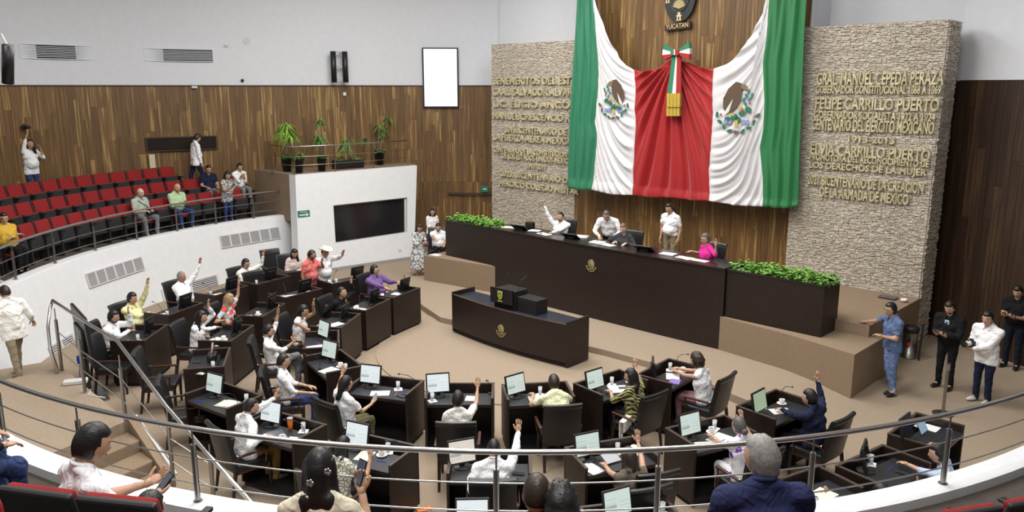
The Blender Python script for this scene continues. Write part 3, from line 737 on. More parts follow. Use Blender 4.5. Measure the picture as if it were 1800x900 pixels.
    def child(name, material, amp, seed=0):
        def cb(me, name=name, material=material):
            if amp: wrinkle(me, amp, sum(map(ord, pid)) % 31)
            if name == 'shirt' and zmin > 0 and lean < 20:
                n = len(me.vertices); a = np.empty(n * 3, 'f'); me.vertices.foreach_get('co', a); a = a.reshape(-1, 3); core = np.hypot(a[:, 0], a[:, 1]) < .30; lo = core & (a[:, 2] < zmin); a[lo, 2] = zmin + (a[lo, 2] - zmin) * .06; me.vertices.foreach_set('co', a.ravel()); me.update()
            me.polygons.foreach_set('use_smooth', [True] * len(me.polygons)); me.materials.clear(); me.materials.append(material)
            ob = D.objects.new(name, me); col.objects.link(ob); ob.parent = root
        return cb
    if shirt is not None: fuse(sh, .019, child(shirtname, shirt, .0032), 3)
    if skirt is not None:
        m, length, mt = None, skirt[0], skirt[1]
        prof = []; z0 = hz + .12; z1 = hz - length; mm = MB(); n = 28; vs = []; rows = 12
        for j in range(rows + 1):
            z = z0 + (z1 - z0) * j / rows; q = j / rows; rr = .13 + .09 * min(1, q * 2.2) + .02 * q
            for i in range(n):
                t = 2 * math.pi * i / n; r2 = rr * (1 + .05 * q * math.sin(7 * t)); vs.append((r2 * math.cos(t) * 1.1, r2 * math.sin(t) * .85, z))
        mm.add(vs, [(j * n + i, j * n + (i + 1) % n, (j + 1) * n + (i + 1) % n, (j + 1) * n + i) for j in range(rows) for i in range(n)] + [tuple(range(rows * n, rows * n + n))]); mm.obj('skirt', mt, root, True)
    elif trousers is not None: fuse(tr, .022, child('trousers', trousers, .0026), 3)
    sm = mat('shoe_' + shoes, {'black': (.012, .012, .012), 'white': (.62, .62, .60), 'brown': (.08, .04, .02), 'tan': (.36, .18, .10), 'grey': (.16, .16, .15)}[shoes], .5)
    for an, fd in feet:
        m = MB(); Mz = Matrix.Rotation(math.atan2(fd.y, fd.x) - math.pi / 2, 3, 'Z'); c = Vector((an.x, an.y, max(.045, an.z - .045)))
        m.ell(c + Mz @ Vector((0, .07, -.004)), (.047, .135, .042), 12, 8, 0, Mz, fn=lambda d: 1 if d.z > -.6 else .92); m.ell(c + Mz @ Vector((0, -.0, .02)), (.045, .055, .055), 10, 6, 0, Mz)
        m.obj('shoe', sm, root, True)
    if hair != 'bald':
        hm_ = hmat(hc); base = 'long' if hair in ('long', 'bun', 'tail') else hair
        hb = hair_short(Mh, hc_, base if base != 'long' else 'pulled' if hair == 'bun' else 'long', len(pid))
        if hair in ('long', 'tail'):
            caps = []
            X = lambda x, y, z: hc_ + Mh @ Vector((x, y, z))
            Y = lambda x, y, z: hc_ + Mh @ Vector((x * .8, y, 0)) + Vector((0, -.0, z))
            if hair == 'long':
                for s in (-1, 1): caps += [(X(s * .06, -.01, .05), .040, X(s * .078, -.02, -.08), .036), (X(s * .078, -.02, -.08), .036, Y(s * .115, -.05, -.24), .042), (Y(s * .08, -.09, -.15), .055, Y(s * .10, -.12, -hairlen), .045)]
            caps += [(X(0, -.045, .03), .075, Y(0, -.08, -.14), .066), (Y(0, -.08, -.14), .066, Y(0, -.13, -hairlen), .050)]
            def cb(me, hb=hb, hm_=hm_):
                v, f = arrays(me); hb.add(v, f); D.meshes.remove(me); hb.obj('hair', hm_, root, True)
            fuse(caps, .017, cb, 2)
        else:
            if hair == 'bun': hb.ell(hc_ + Mh @ Vector((0, -.105, -.055)), (.048, .04, .044), 12, 8)
            hb.obj('hair', hm_, root, True)
    if shirt is not None and collar and shirtname == 'shirt' and not female:
        m = MB(); cn = sp(0, -.006, .522); up = (Rl @ Vector((0, 0, 1))); P = []
        for i in range(13):
            a = R(-205 + 230 * i / 12) + R(0); P.append(cn + Rl @ Vector((.066 * k * math.cos(a), .064 * k * -math.sin(a) * -1, .012 - .020 * math.sin(a))) )
        m.tube(P, .013, 6)
        for s in (-1, 1):
            b0 = cn + Rl @ Vector((s * .055, .045, -.005)); m.add([b0, b0 + Rl @ Vector((-s * .035, .035, -.030)), b0 + Rl @ Vector((s * .004, .045, -.085)), b0 + Rl @ Vector((s * .03, .012, -.045))], [(0, 1, 2, 3)])
        q_ = m.obj('collar', shirt, root, True)
    if beardc is not None: beard(Mh, hc_).obj('beard', hmat(beardc), root, True)
    if glasses:
        m = MB()
        for s in (-1, 1):
            cc = Vector((s * .033, .101, .010)); m.tube([hc_ + Mh @ (cc + Vector((.024 * math.cos(t), 0, .018 * math.sin(t)))) for t in [i * math.pi / 6 for i in range(13)]], .0028, 5)
            m.tube([hc_ + Mh @ Vector((s * .057, .10, .014)), hc_ + Mh @ Vector((s * .079, .0, .006))], .0025, 5)
        m.tube([hc_ + Mh @ Vector((-.010, .103, .012)), hc_ + Mh @ Vector((.010, .103, .012))], .0025, 5); m.obj('glasses', BPLAST, root)
    if hat:
        m = MB(); n = 28; vs = []
        for r, kz in ((.083, 0), (.12, -.004), (.165, .004), (.168, .010), (.12, .004), (.084, .010)):
            for i in range(n):
                t = 2 * math.pi * i / n; vs.append(hc_ + Mh @ Vector((r * math.cos(t) * 1.0, r * math.sin(t) * 1.15, .062 + kz + .045 * (abs(math.cos(t)) ** 3) * max(0, (r - .1) / .065))))
        m.add(vs, [(j * n + i, j * n + (i + 1) % n, ((j + 1) % 6) * n + (i + 1) % n, ((j + 1) % 6) * n + i) for j in range(6) for i in range(n)])
        m.ell(hc_ + Mh @ Vector((0, -.005, .075)), (.084, .104, .105), 20, 12, 0, Mh, fn=lambda d: 1 - .18 * (d.z > .75) * (1 - abs(d.x)))
        m.obj('cowboy_hat', mat('cream_felt', (.78, .74, .66), .85), root, True)
    PEOPLE[pid] = dict(root=root, loc=loc, az=az, hands={s: (W, hd, nrm) for W, hd, nrm, s, _, _ in hands}, head=hc_, pel=pel, M=Mh, rz=rz)
    return root
def held(pid, s, name, w, h, t, material, label, cat, disp=None, up=(0, 0, 1)):
    """a flat device held in a hand: stays a thing of its own"""
    P = PEOPLE[pid]; W, hd, nrm = P['hands'][s]; p = P['loc'] + P['rz'] @ (W + hd.normalized() * .09 + Vector((0, 0, .03)))
    head = P['loc'] + P['rz'] @ P['head']; n = (head - p).normalized(); x = Vector((0, 0, 1)).cross(n).normalized(); y = n.cross(x)
    o = D.objects.new(name, None); col.objects.link(o); o.location = p; o.rotation_euler = Matrix((x, y, n)).transposed().to_euler(); tag(o, label, cat)
    MB().box((0, 0, 0), (w, h, t)).obj('case', material, o, bevel=.003); MB().box((0, 0, t / 2 + .0006), (w * .9, h * .9, .001)).obj('display', disp or mat('phone_glass', (.03, .035, .04), .1), o); return o
# ------------------------------------------------------------------ furniture makers
def rootloc(o, x, y, z, az): o.location = (x, y, z); o.rotation_euler = (0, 0, az)
def make_desk():
    e = empty('desk', (0, 0, 0), 0, 'x', 'desk')
    w, d = 1.06, .66
    MB().box((0, d / 2 - .02, .475), (w, .035, .83)).obj('front_panel', DESK, e, bevel=.004)
    for s in (-1, 1): MB().box((s * (w / 2 - .02), -.01, .475), (.035, d - .03, .83)).obj('side_panel', DESK, e, bevel=.004)
    m = MB(); m.box((0, -.085, .785), (w - .08, d - .21, .03)); m.obj('desktop', BTOP, e, bevel=.004)
    MB().box((0, -d / 2 + .012, .775), (w - .08, .022, .05)).obj('desktop_edge', DESK, e)
    m = MB(); m.box((0, d / 2 - .02, .90), (w + .01, .042, .018)); [m.box((s * (w / 2 - .02), -.025, .90), (.042, d - .05, .018)) for s in (-1, 1)]; m.obj('rim', DESKE, e, bevel=.003)
    MB().box((0, d / 2 - .12, .70), (w - .08, .14, .02)).obj('cable_tray', DARK, e)
    MB().box((0, .0, .03), (w - .06, d - .06, .06)).obj('plinth', DARK, e)
    MB().box((0, d / 2 - .19, .66), (w - .08, .012, .24)).obj('modesty_panel', DARK, e)
    return e
def make_chair():
    e = empty('armchair', (0, 0, 0), 0, 'x', 'chair')
    m = MB(); m.box((0, .01, .455), (.54, .52, .10)); m.obj('seat', LEATHER, e, smooth=False, bevel=.03)
    m = MB(); n = 9; w = .55; vs = []
    prof = [(-.235, .42), (-.265, .60), (-.30, .80), (-.335, .98), (-.36, 1.05), (-.395, 1.085), (-.435, 1.075), (-.44, 1.04), (-.41, 1.0), (-.375, .80), (-.335, .60), (-.305, .42)]
    k = len(prof)
    for i in range(n + 1):
        x = -w / 2 + w * i / n; b = .03 * (2 * x / w) ** 2
        for y, z in prof: vs.append((x * (1 + .06 * (z - .42)), y + b, z))
    f = [(i * k + j, (i + 1) * k + j, (i + 1) * k + (j + 1) % k, i * k + (j + 1) % k) for i in range(n) for j in range(k)] + [tuple(range(k)), tuple(n * k + j for j in range(k - 1, -1, -1))]
    m.add(vs, f); m.obj('backrest', LEATHER, e, bevel=.012)
    for sx in (-1, 1):
        for y, yb in ((.24, .24), (-.26, -.33)):
            MB().tube([(sx * .25, y, .42), (sx * .255, yb, 0)], [.030, .020], 6).obj('leg', CHWOOD2, e)
        m = MB(); m.box((sx * .30, -.02, .655), (.045, .46, .03)); m.tube([(sx * .30, .19, .65), (sx * .285, .17, .45)], .019, 6); m.tube([(sx * .30, -.24, .65), (sx * .27, -.28, .58)], .017, 6)
        a = m.obj('armrest', CHWOOD, e, bevel=.008); MB().tube([(sx * .30, -.25, .668), (sx * .30, -.235, .668)], .016, 8).obj('cap', CHROME, a)
    m = MB(); m.box((0, .0, .395), (.52, .50, .035)); m.obj('seat_frame', CHWOOD, e)
    return e
def make_monitor(scr):
    e = empty('monitor', (0, 0, 0), 0, 'x', 'monitor'); tl = R(-12)
    M = Matrix.Rotation(tl, 3, 'X')
    a = MB().box(M @ Vector((0, .012, .215)), (.375, .03, .315), M=M).obj('bezel', BPLAST, e, bevel=.006)
    d = MB().box((0, -.0055, .215), (.335, .004, .27)).obj('display', scr, e); d.rotation_euler = (tl, 0, 0)
    m = MB(); m.box(M @ Vector((0, .04, .22)), (.22, .04, .18), M=M); m.obj('back_housing', BPLAST, e, bevel=.01)
    MB().box((0, .055, .075), (.07, .035, .13)).obj('neck', BPLAST, e); MB().lathe([(.115, 0), (.115, .012), (.05, .022), (.02, .025)], (0, .04, 0), 20).obj('base', BPLAST, e)
    return e
def make_cup():
    e = empty('cup_and_saucer', (0, 0, 0), 0, 'x', 'cup')
    MB().lathe([(.03, 0), (.045, .006), (.075, .016), (.073, .019), (.04, .010), (.0, .010)], (0, 0, 0), 20).obj('saucer', CERAM, e, True)
    c = MB().lathe([(.022, .011), (.03, .014), (.040, .045), (.043, .078), (.040, .078), (.036, .045), (.02, .02)], (0, 0, 0), 20).obj('cup', CERAM, e, True)
    MB().tube([(.038, 0, .066), (.058, 0, .062), (.062, 0, .045), (.052, 0, .032), (.036, 0, .030)], .005, 6).obj('handle', CERAM, c, True)
    MB().lathe([(.037, .060), (.0, .060)], (0, 0, 0), 16).obj('coffee', mat('coffee', (.03, .012, .006), .2), c)
    return e
def make_glass():
    e = empty('water_glass', (0, 0, 0), 0, 'x', 'glass')
    MB().lathe([(.027, .003), (.033, .13), (.031, .13), (.025, .012)], (0, 0, 0), 16).obj('tumbler', GLASS, e, True)
    MB().lathe([(.0255, .013), (.0285, .09), (.0, .09)], (0, 0, 0), 16).obj('water', mat('water', (.55, .6, .62), .05, spec=.8), e, True)
    return e
def make_mic():
    e = empty('gooseneck_microphone', (0, 0, 0), 0, 'x', 'microphone')
    MB().lathe([(.03, 0), (.03, .018), (.012, .022)], (0, 0, 0), 14).obj('base', BPLAST, e)
    MB().tube([(0, 0, .02), (.0, .01, .10), (-.03, 0, .20), (-.10, -.05, .27), (-.20, -.12, .31)], .0048, 6).obj('gooseneck', BPLAST, e, True)
    MB().ell((-.222, -.133, .316), (.022, .016, .014), 10, 7).obj('windscreen', BPLAST, e, True); return e
DESK0 = make_desk(); CHAIR0 = make_chair(); MON = {k: make_monitor(v) for k, v in dict(a=SCR1, b=SCR2, c=SCR3, d=SCR4, o=mat('dark_screen', (.015, .017, .02), .12)).items()}
CUP0, GLASS0, MIC0 = make_cup(), make_glass(), make_mic()
PROTO = [DESK0, CHAIR0, CUP0, GLASS0, MIC0] + list(MON.values())
def kill_protos():
    for r in PROTO:
        for c in list(r.children):
            for g in list(c.children): D.objects.remove(g)
            D.objects.remove(c)
        D.objects.remove(r)
ZT = .80
class Station:
    """a deputy's desk: FL and FR are its front corners"""
    def __init__(s, FL, FR, who, extra=''):
        a, b = Vector(FL), Vector(FR); e = (b - a).normalized(); c = (a + b) / 2; n = Vector((-e.y, e.x))
        s.az = math.atan2(e.y, e.x); s.f = n; s.r = e; s.c = c - n * .33; s.who = who
        s.deg = math.degrees(s.az) + 90
        dup(DESK0, (s.c.x, s.c.y, 0), s.az, 'dark walnut desk of ' + who, "deputies' desks")
    def p(s, x, y, z=ZT): q = s.c + s.r * x + s.f * y; return (q.x, q.y, z)
    def mon(s, x=-.30, y=-.02, rot=0, k='a', lab=None):
        dup(MON[k], s.p(x, y), s.az + R(rot), (lab or ('lit' if k != 'o' else 'dark') + ' black monitor on the desk of ') + s.who, "monitors on the deputies' desks"); return s
    def mic(s, x=.42, y=.10, rot=0): dup(MIC0, s.p(x, y), s.az + R(rot), 'thin gooseneck microphone on the desk of ' + s.who, 'desk microphones'); return s
    def cup(s, x=.38, y=-.10, rot=20): dup(CUP0, s.p(x, y), s.az + R(rot), 'white cup and saucer on the desk of ' + s.who, 'coffee cups'); return s
    def glass(s, x=.22, y=.05):
        m = MB(); m.box((0, 0, .0015), (.13, .13, .003)); o = m.obj('napkin', PAPER); o.location = s.p(x, y); o.rotation_euler = (0, 0, s.az + .5); tag(o, 'white paper napkin under the water glass of ' + s.who, 'napkin', 'napkins')
        dup(GLASS0, s.p(x, y, ZT + .003), s.az, 'water glass on a napkin on the desk of ' + s.who, 'water glasses'); return s
    def paper(s, x=0.0, y=-.14, rot=8, wd=.21, hg=.297, mt=None, n=1, lab='white printed sheet on the desk of ', name='paper_sheet', cat='paper'):
        o = MB().box((0, 0, .002 * n), (wd, hg, .004 * n)).obj(name, mt or PRINTED); o.location = s.p(x, y, ZT + .0005); o.rotation_euler = (0, 0, s.az + R(rot)); tag(o, lab + s.who, cat); return s
    def bag(s, x=.05, y=-.12, rot=10, lab='crumpled cream cloth bag on the desk of '):
        m = MB(); rnd = random.Random(len(s.who)); n = 9; vs = []
        for j in range(n):
            for i in range(n):
                u, v = i / (n - 1) - .5, j / (n - 1) - .5; vs.append((u * .34, v * .26, .004 + (.035 * max(0, 1 - 3 * ((u - .15) ** 2 + v * v)) + .02 * rnd.random()) * (abs(u) < .49 and abs(v) < .49)))
        m.add(vs, [(j * n + i, j * n + i + 1, (j + 1) * n + i + 1, (j + 1) * n + i) for j in range(n - 1) for i in range(n - 1)])
        o = m.obj('cloth_bag', PAPERC, smooth=True); so = o.modifiers.new('solid', 'SOLIDIFY'); so.thickness = .004
        o.location = s.p(x, y, ZT + .003); o.rotation_euler = (0, 0, s.az + R(rot)); tag(o, lab + s.who, 'bag'); return s
    def pen(s, x=.3, y=-.2, rot=30, mt=None, lab='blue pen lying on the desk of '):
        o = MB().tube([(-.07, 0, .006), (.05, 0, .006), (.07, 0, .006)], [.005, .005, .002], 6).obj('pen', mt or BLUE_PEN); o.location = s.p(x, y, ZT + .001); o.rotation_euler = (0, 0, s.az + R(rot)); tag(o, lab + s.who, 'pen'); return s
    def phone(s, x=.1, y=-.2, rot=20, lab='black smartphone lying on the desk of '):
        o = empty('smartphone', s.p(x, y, ZT + .008), s.az + R(rot), lab + s.who, 'phone'); MB().box((0, 0, 0), (.075, .155, .009)).obj('case', BPLAST, o, bevel=.003); MB().box((0, 0, .005), (.068, .145, .001)).obj('display', mat('phone_glass', (.03, .035, .04), .1), o); return s
def chair_under(pid, who=None, back=.02, daz=0, z=None):
    P = PEOPLE[pid]; rz = P['rz']; q = P['loc'] + rz @ Vector((0, -back + .02, 0))
    dup(CHAIR0, (q.x, q.y, P['loc'].z if z is None else z), R(P['az'] - 90 + daz), 'black leather armchair that ' + who + ' sits in', 'black leather armchairs')
def chair_at(u, v, z, deg, label, zb=0.0):
    p = at(u, v, z); dup(CHAIR0, (p.x, p.y, zb), R(deg - 90), label, 'black leather armchairs')
# ------------------------------------------------------------------ clothes
def cloth(n, c, **k): return mat(n, c, .85, bump=.75, bscale=11, bdet=1, bdist=.035, spec=.2, **k)
WSH = cloth('white_shirt_cotton', (.88, .89, .92)); WSH2 = cloth('offwhite_shirt', (.86, .85, .80)); YSH = cloth('pale_yellow_shirt', (.78, .76, .42)); NAVY = cloth('navy_cloth', (.012, .017, .045)); BLKC = cloth('black_cloth', (.010, .010, .012))
DENIM = cloth('blue_denim', (.035, .055, .15), var=.25, vscale=20); DENIML = cloth('light_denim', (.13, .19, .36), var=.2, vscale=20); KHAKI = cloth('khaki_cotton', (.27, .22, .15)); GREYT = cloth('grey_trouser_wool', (.19, .20, .22)); MUST = cloth('mustard_cotton', (.25, .15, .035))
OLIVE = cloth('olive_cotton', (.10, .10, .05)); CORAL = cloth('coral_polo_cotton', (.66, .17, .16)); MAG = cloth('magenta_cloth', (.62, .03, .27)); GRYB = cloth('charcoal_blazer', (.05, .052, .06)); MAUVE = cloth('mauve_cotton', (.30, .15, .18)); CREAMC = cloth('cream_blouse', (.70, .64, .50)); LBLUE = cloth('light_blue_shirt', (.42, .52, .68))
PURP = pattern('purple_checked_cloth', 'check', (.10, .045, .19), (.20, .12, .31), 90); FLOR = pattern('red_and_blue_print', 'noise', (.62, .06, .05), (.42, .66, .72), 9); ZIG = pattern('black_and_yellow_zigzag_print', 'wave', (.013, .013, .012), (.38, .36, .13), 9)
BWP = pattern('black_and_white_blouse_print', 'noise', (.03, .03, .035), (.66, .66, .66), 38); VINE = pattern('olive_squiggle_print', 'cell', (.15, .15, .09), (.72, .71, .62), 20); EMB = pattern('white_embroidered_purple', 'spots', (.16, .03, .34), (.80, .80, .84), 9); FEATH = pattern('grey_streak_print', 'noise', (.20, .21, .25), (.70, .70, .69), 16)
GRN = cloth('mint_green_shirt', (.45, .60, .36)); SAGE = cloth('sage_grey_shirt', (.42, .46, .40)); LIME = cloth('pale_lime_blouse', (.72, .75, .50)); MUSTK = cloth('mustard_yellow_knit', (.60, .38, .05)); PINKT = cloth('dusty_pink_trousers', (.50, .33, .35)); BLUESH = cloth('slate_blue_shirt', (.11, .16, .30), var=.2, vscale=15); TAUPE = cloth('taupe_top', (.14, .12, .09)); PALEP = cloth('pale_pink_cardigan', (.72, .60, .57))
# ------------------------------------------------------------------ stations of the deputies
S = {}
def st_(k, FL, FR, who): S[k] = Station(FL, FR, who); return S[k]
# inner row
st_(1, (-2.16, 18.23), (-2.67, 17.30), 'the man in the purple checked shirt').mon(-.28, .0).mic(.44, .1).cup(.30, -.16).glass(.42, -.05).paper(-.12, -.02, 5, lab='white notepad on the desk of ')
st_(2, (-2.71, 17.25), (-3.10, 16.24), 'the man in the black suit').mon(-.28, .0).mic(.44, .12).cup(.16, -.12).glass(.40, -.02).paper(.22, -.02, 80).pen(.0, -.2)
st_(3, (-3.16, 16.06), (-3.36, 15.02), 'the woman in the sleeveless white top').mon(-.28, .02).paper(.02, .0, 60, n=3, lab='stack of papers on the desk of ').glass(.36, .02).phone(.42, -.18)
st_(4, (-3.37, 14.92), (-3.15, 13.88), 'the man in dark glasses with grey trousers').mon(-.28, .0, 32, 'a').paper(.16, -.12, 15, lab='printed folder on the desk of ').pen(-.02, -.1, 50).pen(.0, -.05, 20, REDP, 'red pen lying on the desk of ')
st_(5, (-3.12, 13.78), (-2.50, 12.82), 'the seated man in blue jeans').mon(-.30, .0, 22, 'a').paper(.18, -.14, 20, .28, .30, lab='loose white sheets on the desk of ').cup(.10, .08).glass(.34, .08).mic(.0, -.25, 60)
st_(6, (-2.44, 12.50), (-1.40, 12.17), 'the woman in olive trousers').mon(-.30, .02, 0, 'b').mic(.46, .12, 10).glass(.18, .08).paper(-.02, -.16, 20, .30, .2, PAPER, lab='open white notebook on the desk of ').pen(.24, -.12, 100, ORANGE, 'orange pen on the desk of ').pen(.30, -.10, 20, lab='blue pen beside the notebook of ').phone(.36, -.18, 70)
st_(7, (-1.35, 12.07), (-.27, 12.07), 'the dark-haired woman raising a bare arm').mon(-.34, .0, 12, 'b').mic(.46, .12, 50).glass(-.42, -.18).paper(.16, -.08, -5, .15, .2, lab='small printed card on the desk of ')
st_(8, (-.17, 12.0), (.88, 12.15), 'the person in the pale lime blouse').mon(-.32, .0, 30, 'a').glass(.05, .06).paper(-.05, -.12, 0).pen(.44, -.05, 70, ORANGE, 'orange pen on the desk of ')
st_(9, (.98, 12.05), (1.80, 12.70), 'the woman in zigzag print').mon(-.32, .0, 0, 'a').glass(.10, .08).paper(.05, -.12, 60, .3, .3).cup(.40, -.04).phone(.14, -.14, 60)
st_(10, (2.02, 12.42), (2.76, 13.28), 'the curly-haired woman in sleeveless white').mon(-.30, .06, 30, 'o').glass(.26, .14).cup(.34, -.06).paper(.02, -.05, 30, .3, .22).paper(-.18, -.2, 20, .22, .17, mat('purple_booklet', (.22, .15, .45), .6), 3, 'purple booklet on the desk of ', 'booklet', 'book').mic(.46, .12, 40)
# second row
st_(11, (-3.63, 19.32), (-4.29, 18.62), 'the man in the cowboy hat').mon(-.36, .06, 0, 'o').glass(.22, .05).cup(.30, -.12).mic(.36, .1).phone(.1, -.05, 80)
st_(12, (-4.45, 18.15), (-5.10, 17.30), 'the standing man in the coral polo').mon(-.20, .04, 0, 'o').paper(.16, .0, 60, .3, .4, lab='spread white papers on the desk of ').mic(.36, .12, 30).paper(-.42, .0, 5, .12, .16, lab='small note on the desk of ')
st_(13, (-4.96, 16.85), (-5.14, 15.80), 'the blonde woman').mon(-.30, .06, 0, 'o').cup(.10, .0).glass(.34, .12).bag(.34, -.14, 30, 'small folded cream bag on the desk of ')
st_(14, (-5.13, 15.22), (-5.23, 14.18), 'the long-haired woman in the white jacket').mon(-.20, .06, 0, 'o').cup(.14, .0).bag(.36, .05, 30).paper(.16, -.16, 70).mic(.46, -.02, 60)
st_(15, (-5.12, 13.85), (-4.88, 12.82), 'the absent deputy at left').glass(.30, .12).bag(.40, -.1, 60, 'crumpled cream cloth bag on the desk of ').phone(-.1, -.2, 0)
st_(16, (-4.72, 12.16), (-3.80, 11.52), 'an absent deputy with a blue pen').mon(-.28, .0, 4, 'a').glass(.34, .16).bag(.18, -.06, 15, 'flat cream cloth bag on the desk of ').pen(-.30, -.24, 30).mic(.42, -.06, 60)
st_(17, (-3.52, 10.98), (-2.60, 10.46), 'the man in mustard trousers').mon(-.30, .04, 4, 'b').glass(.24, .16).cup(.20, -.20).paper(.36, -.06, -70, .1, .3, lab='narrow white note on the desk of ').pen(.40, -.02, -40).mic(.42, .0, 20)
o = MB().lathe([(.028, 0), (.034, .08), (.043, .17), (.043, .178), (.0, .178)], (0, 0, 0), 18).obj('tumbler', ORANGE, smooth=True); o.location = S[17].p(.05, .10); tag(o, 'bright orange insulated tumbler standing beside a grey laptop', 'tumbler'); MB().lathe([(.044, .172), (.044, .188), (.02, .19)], (0, 0, 0), 18).obj('lid', mat('clear_grey_plastic', (.35, .35, .35), .2), o, True)
o = empty('laptop', S[17].p(.02, -.13, ZT + .012), S[17].az + R(-28), 'closed grey laptop beside the orange tumbler', 'laptop'); MB().box((0, 0, 0), (.31, .22, .018)).obj('case', mat('space_grey_aluminium', (.17, .17, .21), .35, .6), o, bevel=.004); MB().ell((0, 0, .0095), (.014, .016, .0008), 10, 4).obj('emblem', BPLAST, o)
st_(18, (-2.20, 10.25), (-1.23, 9.79), 'the woman in the squiggle-print blouse').mon(-.28, .04, 0, 'b').glass(.16, .16).cup(.14, .04).paper(-.06, -.06, 10, .2, .28, mat('cream_sheet', (.72, .72, .58), .8), 1, 'cream sheet on the desk of ').mic(.42, .12, 40).pen(.24, -.10, 10)
st_(19, (-.80, 9.66), (.24, 9.66), 'the white-shirted man seen from behind').mon(-.34, .02, 22, 'c').glass(.10, .14).paper(.16, .02, 0).phone(.36, -.14, 80)
st_(20, (.69, 9.74), (1.68, 10.10), 'the woman in the taupe top').mon(-.30, .05, 4, 'a').glass(.16, .14).paper(-.36, -.16, 15, .2, .3).bag(.36, .08, 20)
o = empty('tablet', S[20].p(-.04, -.06, ZT + .05), S[20].az + R(10), 'black-framed tablet with a white page on the desk in front of a long-haired woman', 'tablet'); o.rotation_euler[0] = R(22); MB().box((0, 0, 0), (.25, .18, .008)).obj('case', BPLAST, o, bevel=.004); MB().box((0, 0, .005), (.225, .16, .001)).obj('display', mat('tablet_page', (.1, .1, .1), .3, emit=(.85, .88, .92), es=.8), o)
st_(21, (2.14, 10.35), (3.07, 10.80), 'the grey-haired woman in the embroidered blouse').mon(-.28, .05, 4, 'a').cup(.10, .10).glass(.22, .18).paper(.08, -.14, 20, .34, .3, n=2, lab='open printed papers on the desk of ').paper(-.22, -.2, -20, .3, .22, PAPERC, 1, 'cream printed bag on the desk of ', 'paper_bag', 'bag')
st_(22, (3.30, 11.10), (4.17, 11.83), 'the man in the navy jacket').mon(-.32, .02, 4, 'd').glass(-.05, .18).cup(.28, .06).paper(.02, -.08, 60, .2, .3).mic(.42, .14, 30)
# back row
st_(23, (-5.55, 19.45), (-6.12, 18.50), 'the man in the cream guayabera').mon(-.12, .02, 0, 'o').glass(.3, .05)
st_(24, (-5.02, 20.35), (-5.62, 19.85), 'the woman in the pale pink cardigan').paper(-.1, -.1, 20, n=3, lab='stack of white papers on the desk of ')
st_(25, (-6.30, 18.45), (-6.72, 17.48), 'the grey-haired man in a white guayabera').mon(-.22, .06, 0, 'o').glass(.34, .0).paper(.12, -.0, 75, .2, .3, PAPERC, 1, 'cream sheets on the desk of ').mic(.42, .08, 50)
st_(26, (-6.78, 16.90), (-7.12, 15.90), 'the man in the pale yellow shirt').mon(-.22, .06, 0, 'o').glass(.34, .12).paper(.30, -.14, 75, .12, .3, PAPERC, 2, 'cream sheets on the desk of ').mic(.42, .06, 50)
st_(27, (-6.86, 15.28), (-6.86, 14.20), 'the bearded man at the rear').mon(-.16, .06, 0, 'o').glass(.22, .06).paper(.34, -.1, 75, .22, .3, PAPERC, 2, 'cream sheets on the desk of ')
st_(28, (-.92, 8.12), (.10, 8.02), 'an unseen deputy below centre').mon(-.0, .12, 8, 'b')
st_(29, (.75, 8.22), (1.78, 8.45), 'an unseen deputy right of centre').mon(-.12, .1, 14, 'a').glass(.42, .16)
st_(30, (2.95, 8.72), (3.82, 9.22), 'a raised hand below the grey-haired man').glass(-.1, .0).paper(.1, -.1, 10, .3, .24, PAPERC, 4, 'pile of cream papers on the desk of ').cup(-.1, -.15)
st_(31, (4.02, 9.20), (4.95, 9.85), 'the man in the light blue shirt').mon(-.14, .1, 25, 'o').glass(.06, .2).pen(.14, -.02, 10).phone(.16, -.16, 10, 'dark tablet lying on the desk of ')
st_(32, (5.13, 10.15), (5.90, 10.90), 'the absent deputy at right').mon(-.36, .1, 0, 'o', ).paper(.34, .1, 0, .22, .3).pen(.38, .16, 0).pen(.42, -.16, 70, lab='second blue pen on the desk of ')
o = empty('tablet', S[32].p(.05, .08, ZT + .11), S[32].az, 'upright tablet with a pale blue screen on the rightmost desk', 'tablet'); o.rotation_euler[0] = R(62); MB().box((0, 0, 0), (.26, .19, .008)).obj('case', BPLAST, o, bevel=.004); MB().box((0, 0, .005), (.24, .17, .001)).obj('display', mat('tablet_blue', (.1, .1, .1), .3, emit=(.36, .52, .75), es=.8), o)
def H(k): return S[k].deg
# ------------------------------------------------------------------ deputies
def dep(pid, k, label, px, who=None, chair=True, **kw):
    az = kw.pop('az', H(k)); person(pid, label, px, 'sit', 0.0, az, **kw)
    if chair: chair_under(pid, who or S[k].who)
WIDE = dict(trousers=BLKC)
dep('d1', 1, 'stout man in purple checked shirt, leaning back at the inner desk', (658, 466), lean=-6, g=1.5, shirt=PURP, sleeve='long', trousers=BLKC, hair='short', glasses=True, armr=('px', 688, 512, .83), arml=('px', 702, 498, .84), yaw=22, pitch=-4, hem=.1)
dep('d2', 2, 'man in black suit with a yellow pin, left palm raised', (600, 504), lean=4, shirt=BLKC, trousers=BLKC, hair='crop', armr=('px', 573, 540, .83), arml=('up', 621, 481, .75), yaw=18, pitch=-4)
dep('d3', 3, 'woman in sleeveless white top, hair tied back, raising a bare arm', (532, 536), lean=8, female=True, shirt=WSH, sleeve=None, trousers=KHAKI, hair='tail', armr=('px', 566, 574, .83), arml=('up', 551, 531, .9), yaw=10, pitch=10, hairlen=.25)
dep('d4', 4, 'man in dark glasses with white shirt and grey trousers, both hands raised', (471, 570), lean=-8, shirt=WSH, trousers=GREYT, hair='crop', beardc=BLK, glasses=True, armr=('at', (.16, .40, 1.02), (-.1, .1, 1), (-1, .2, 0), .1), arml=('up', 489, 543, .95), legs='cross', sleeve='rolled', yaw=12)
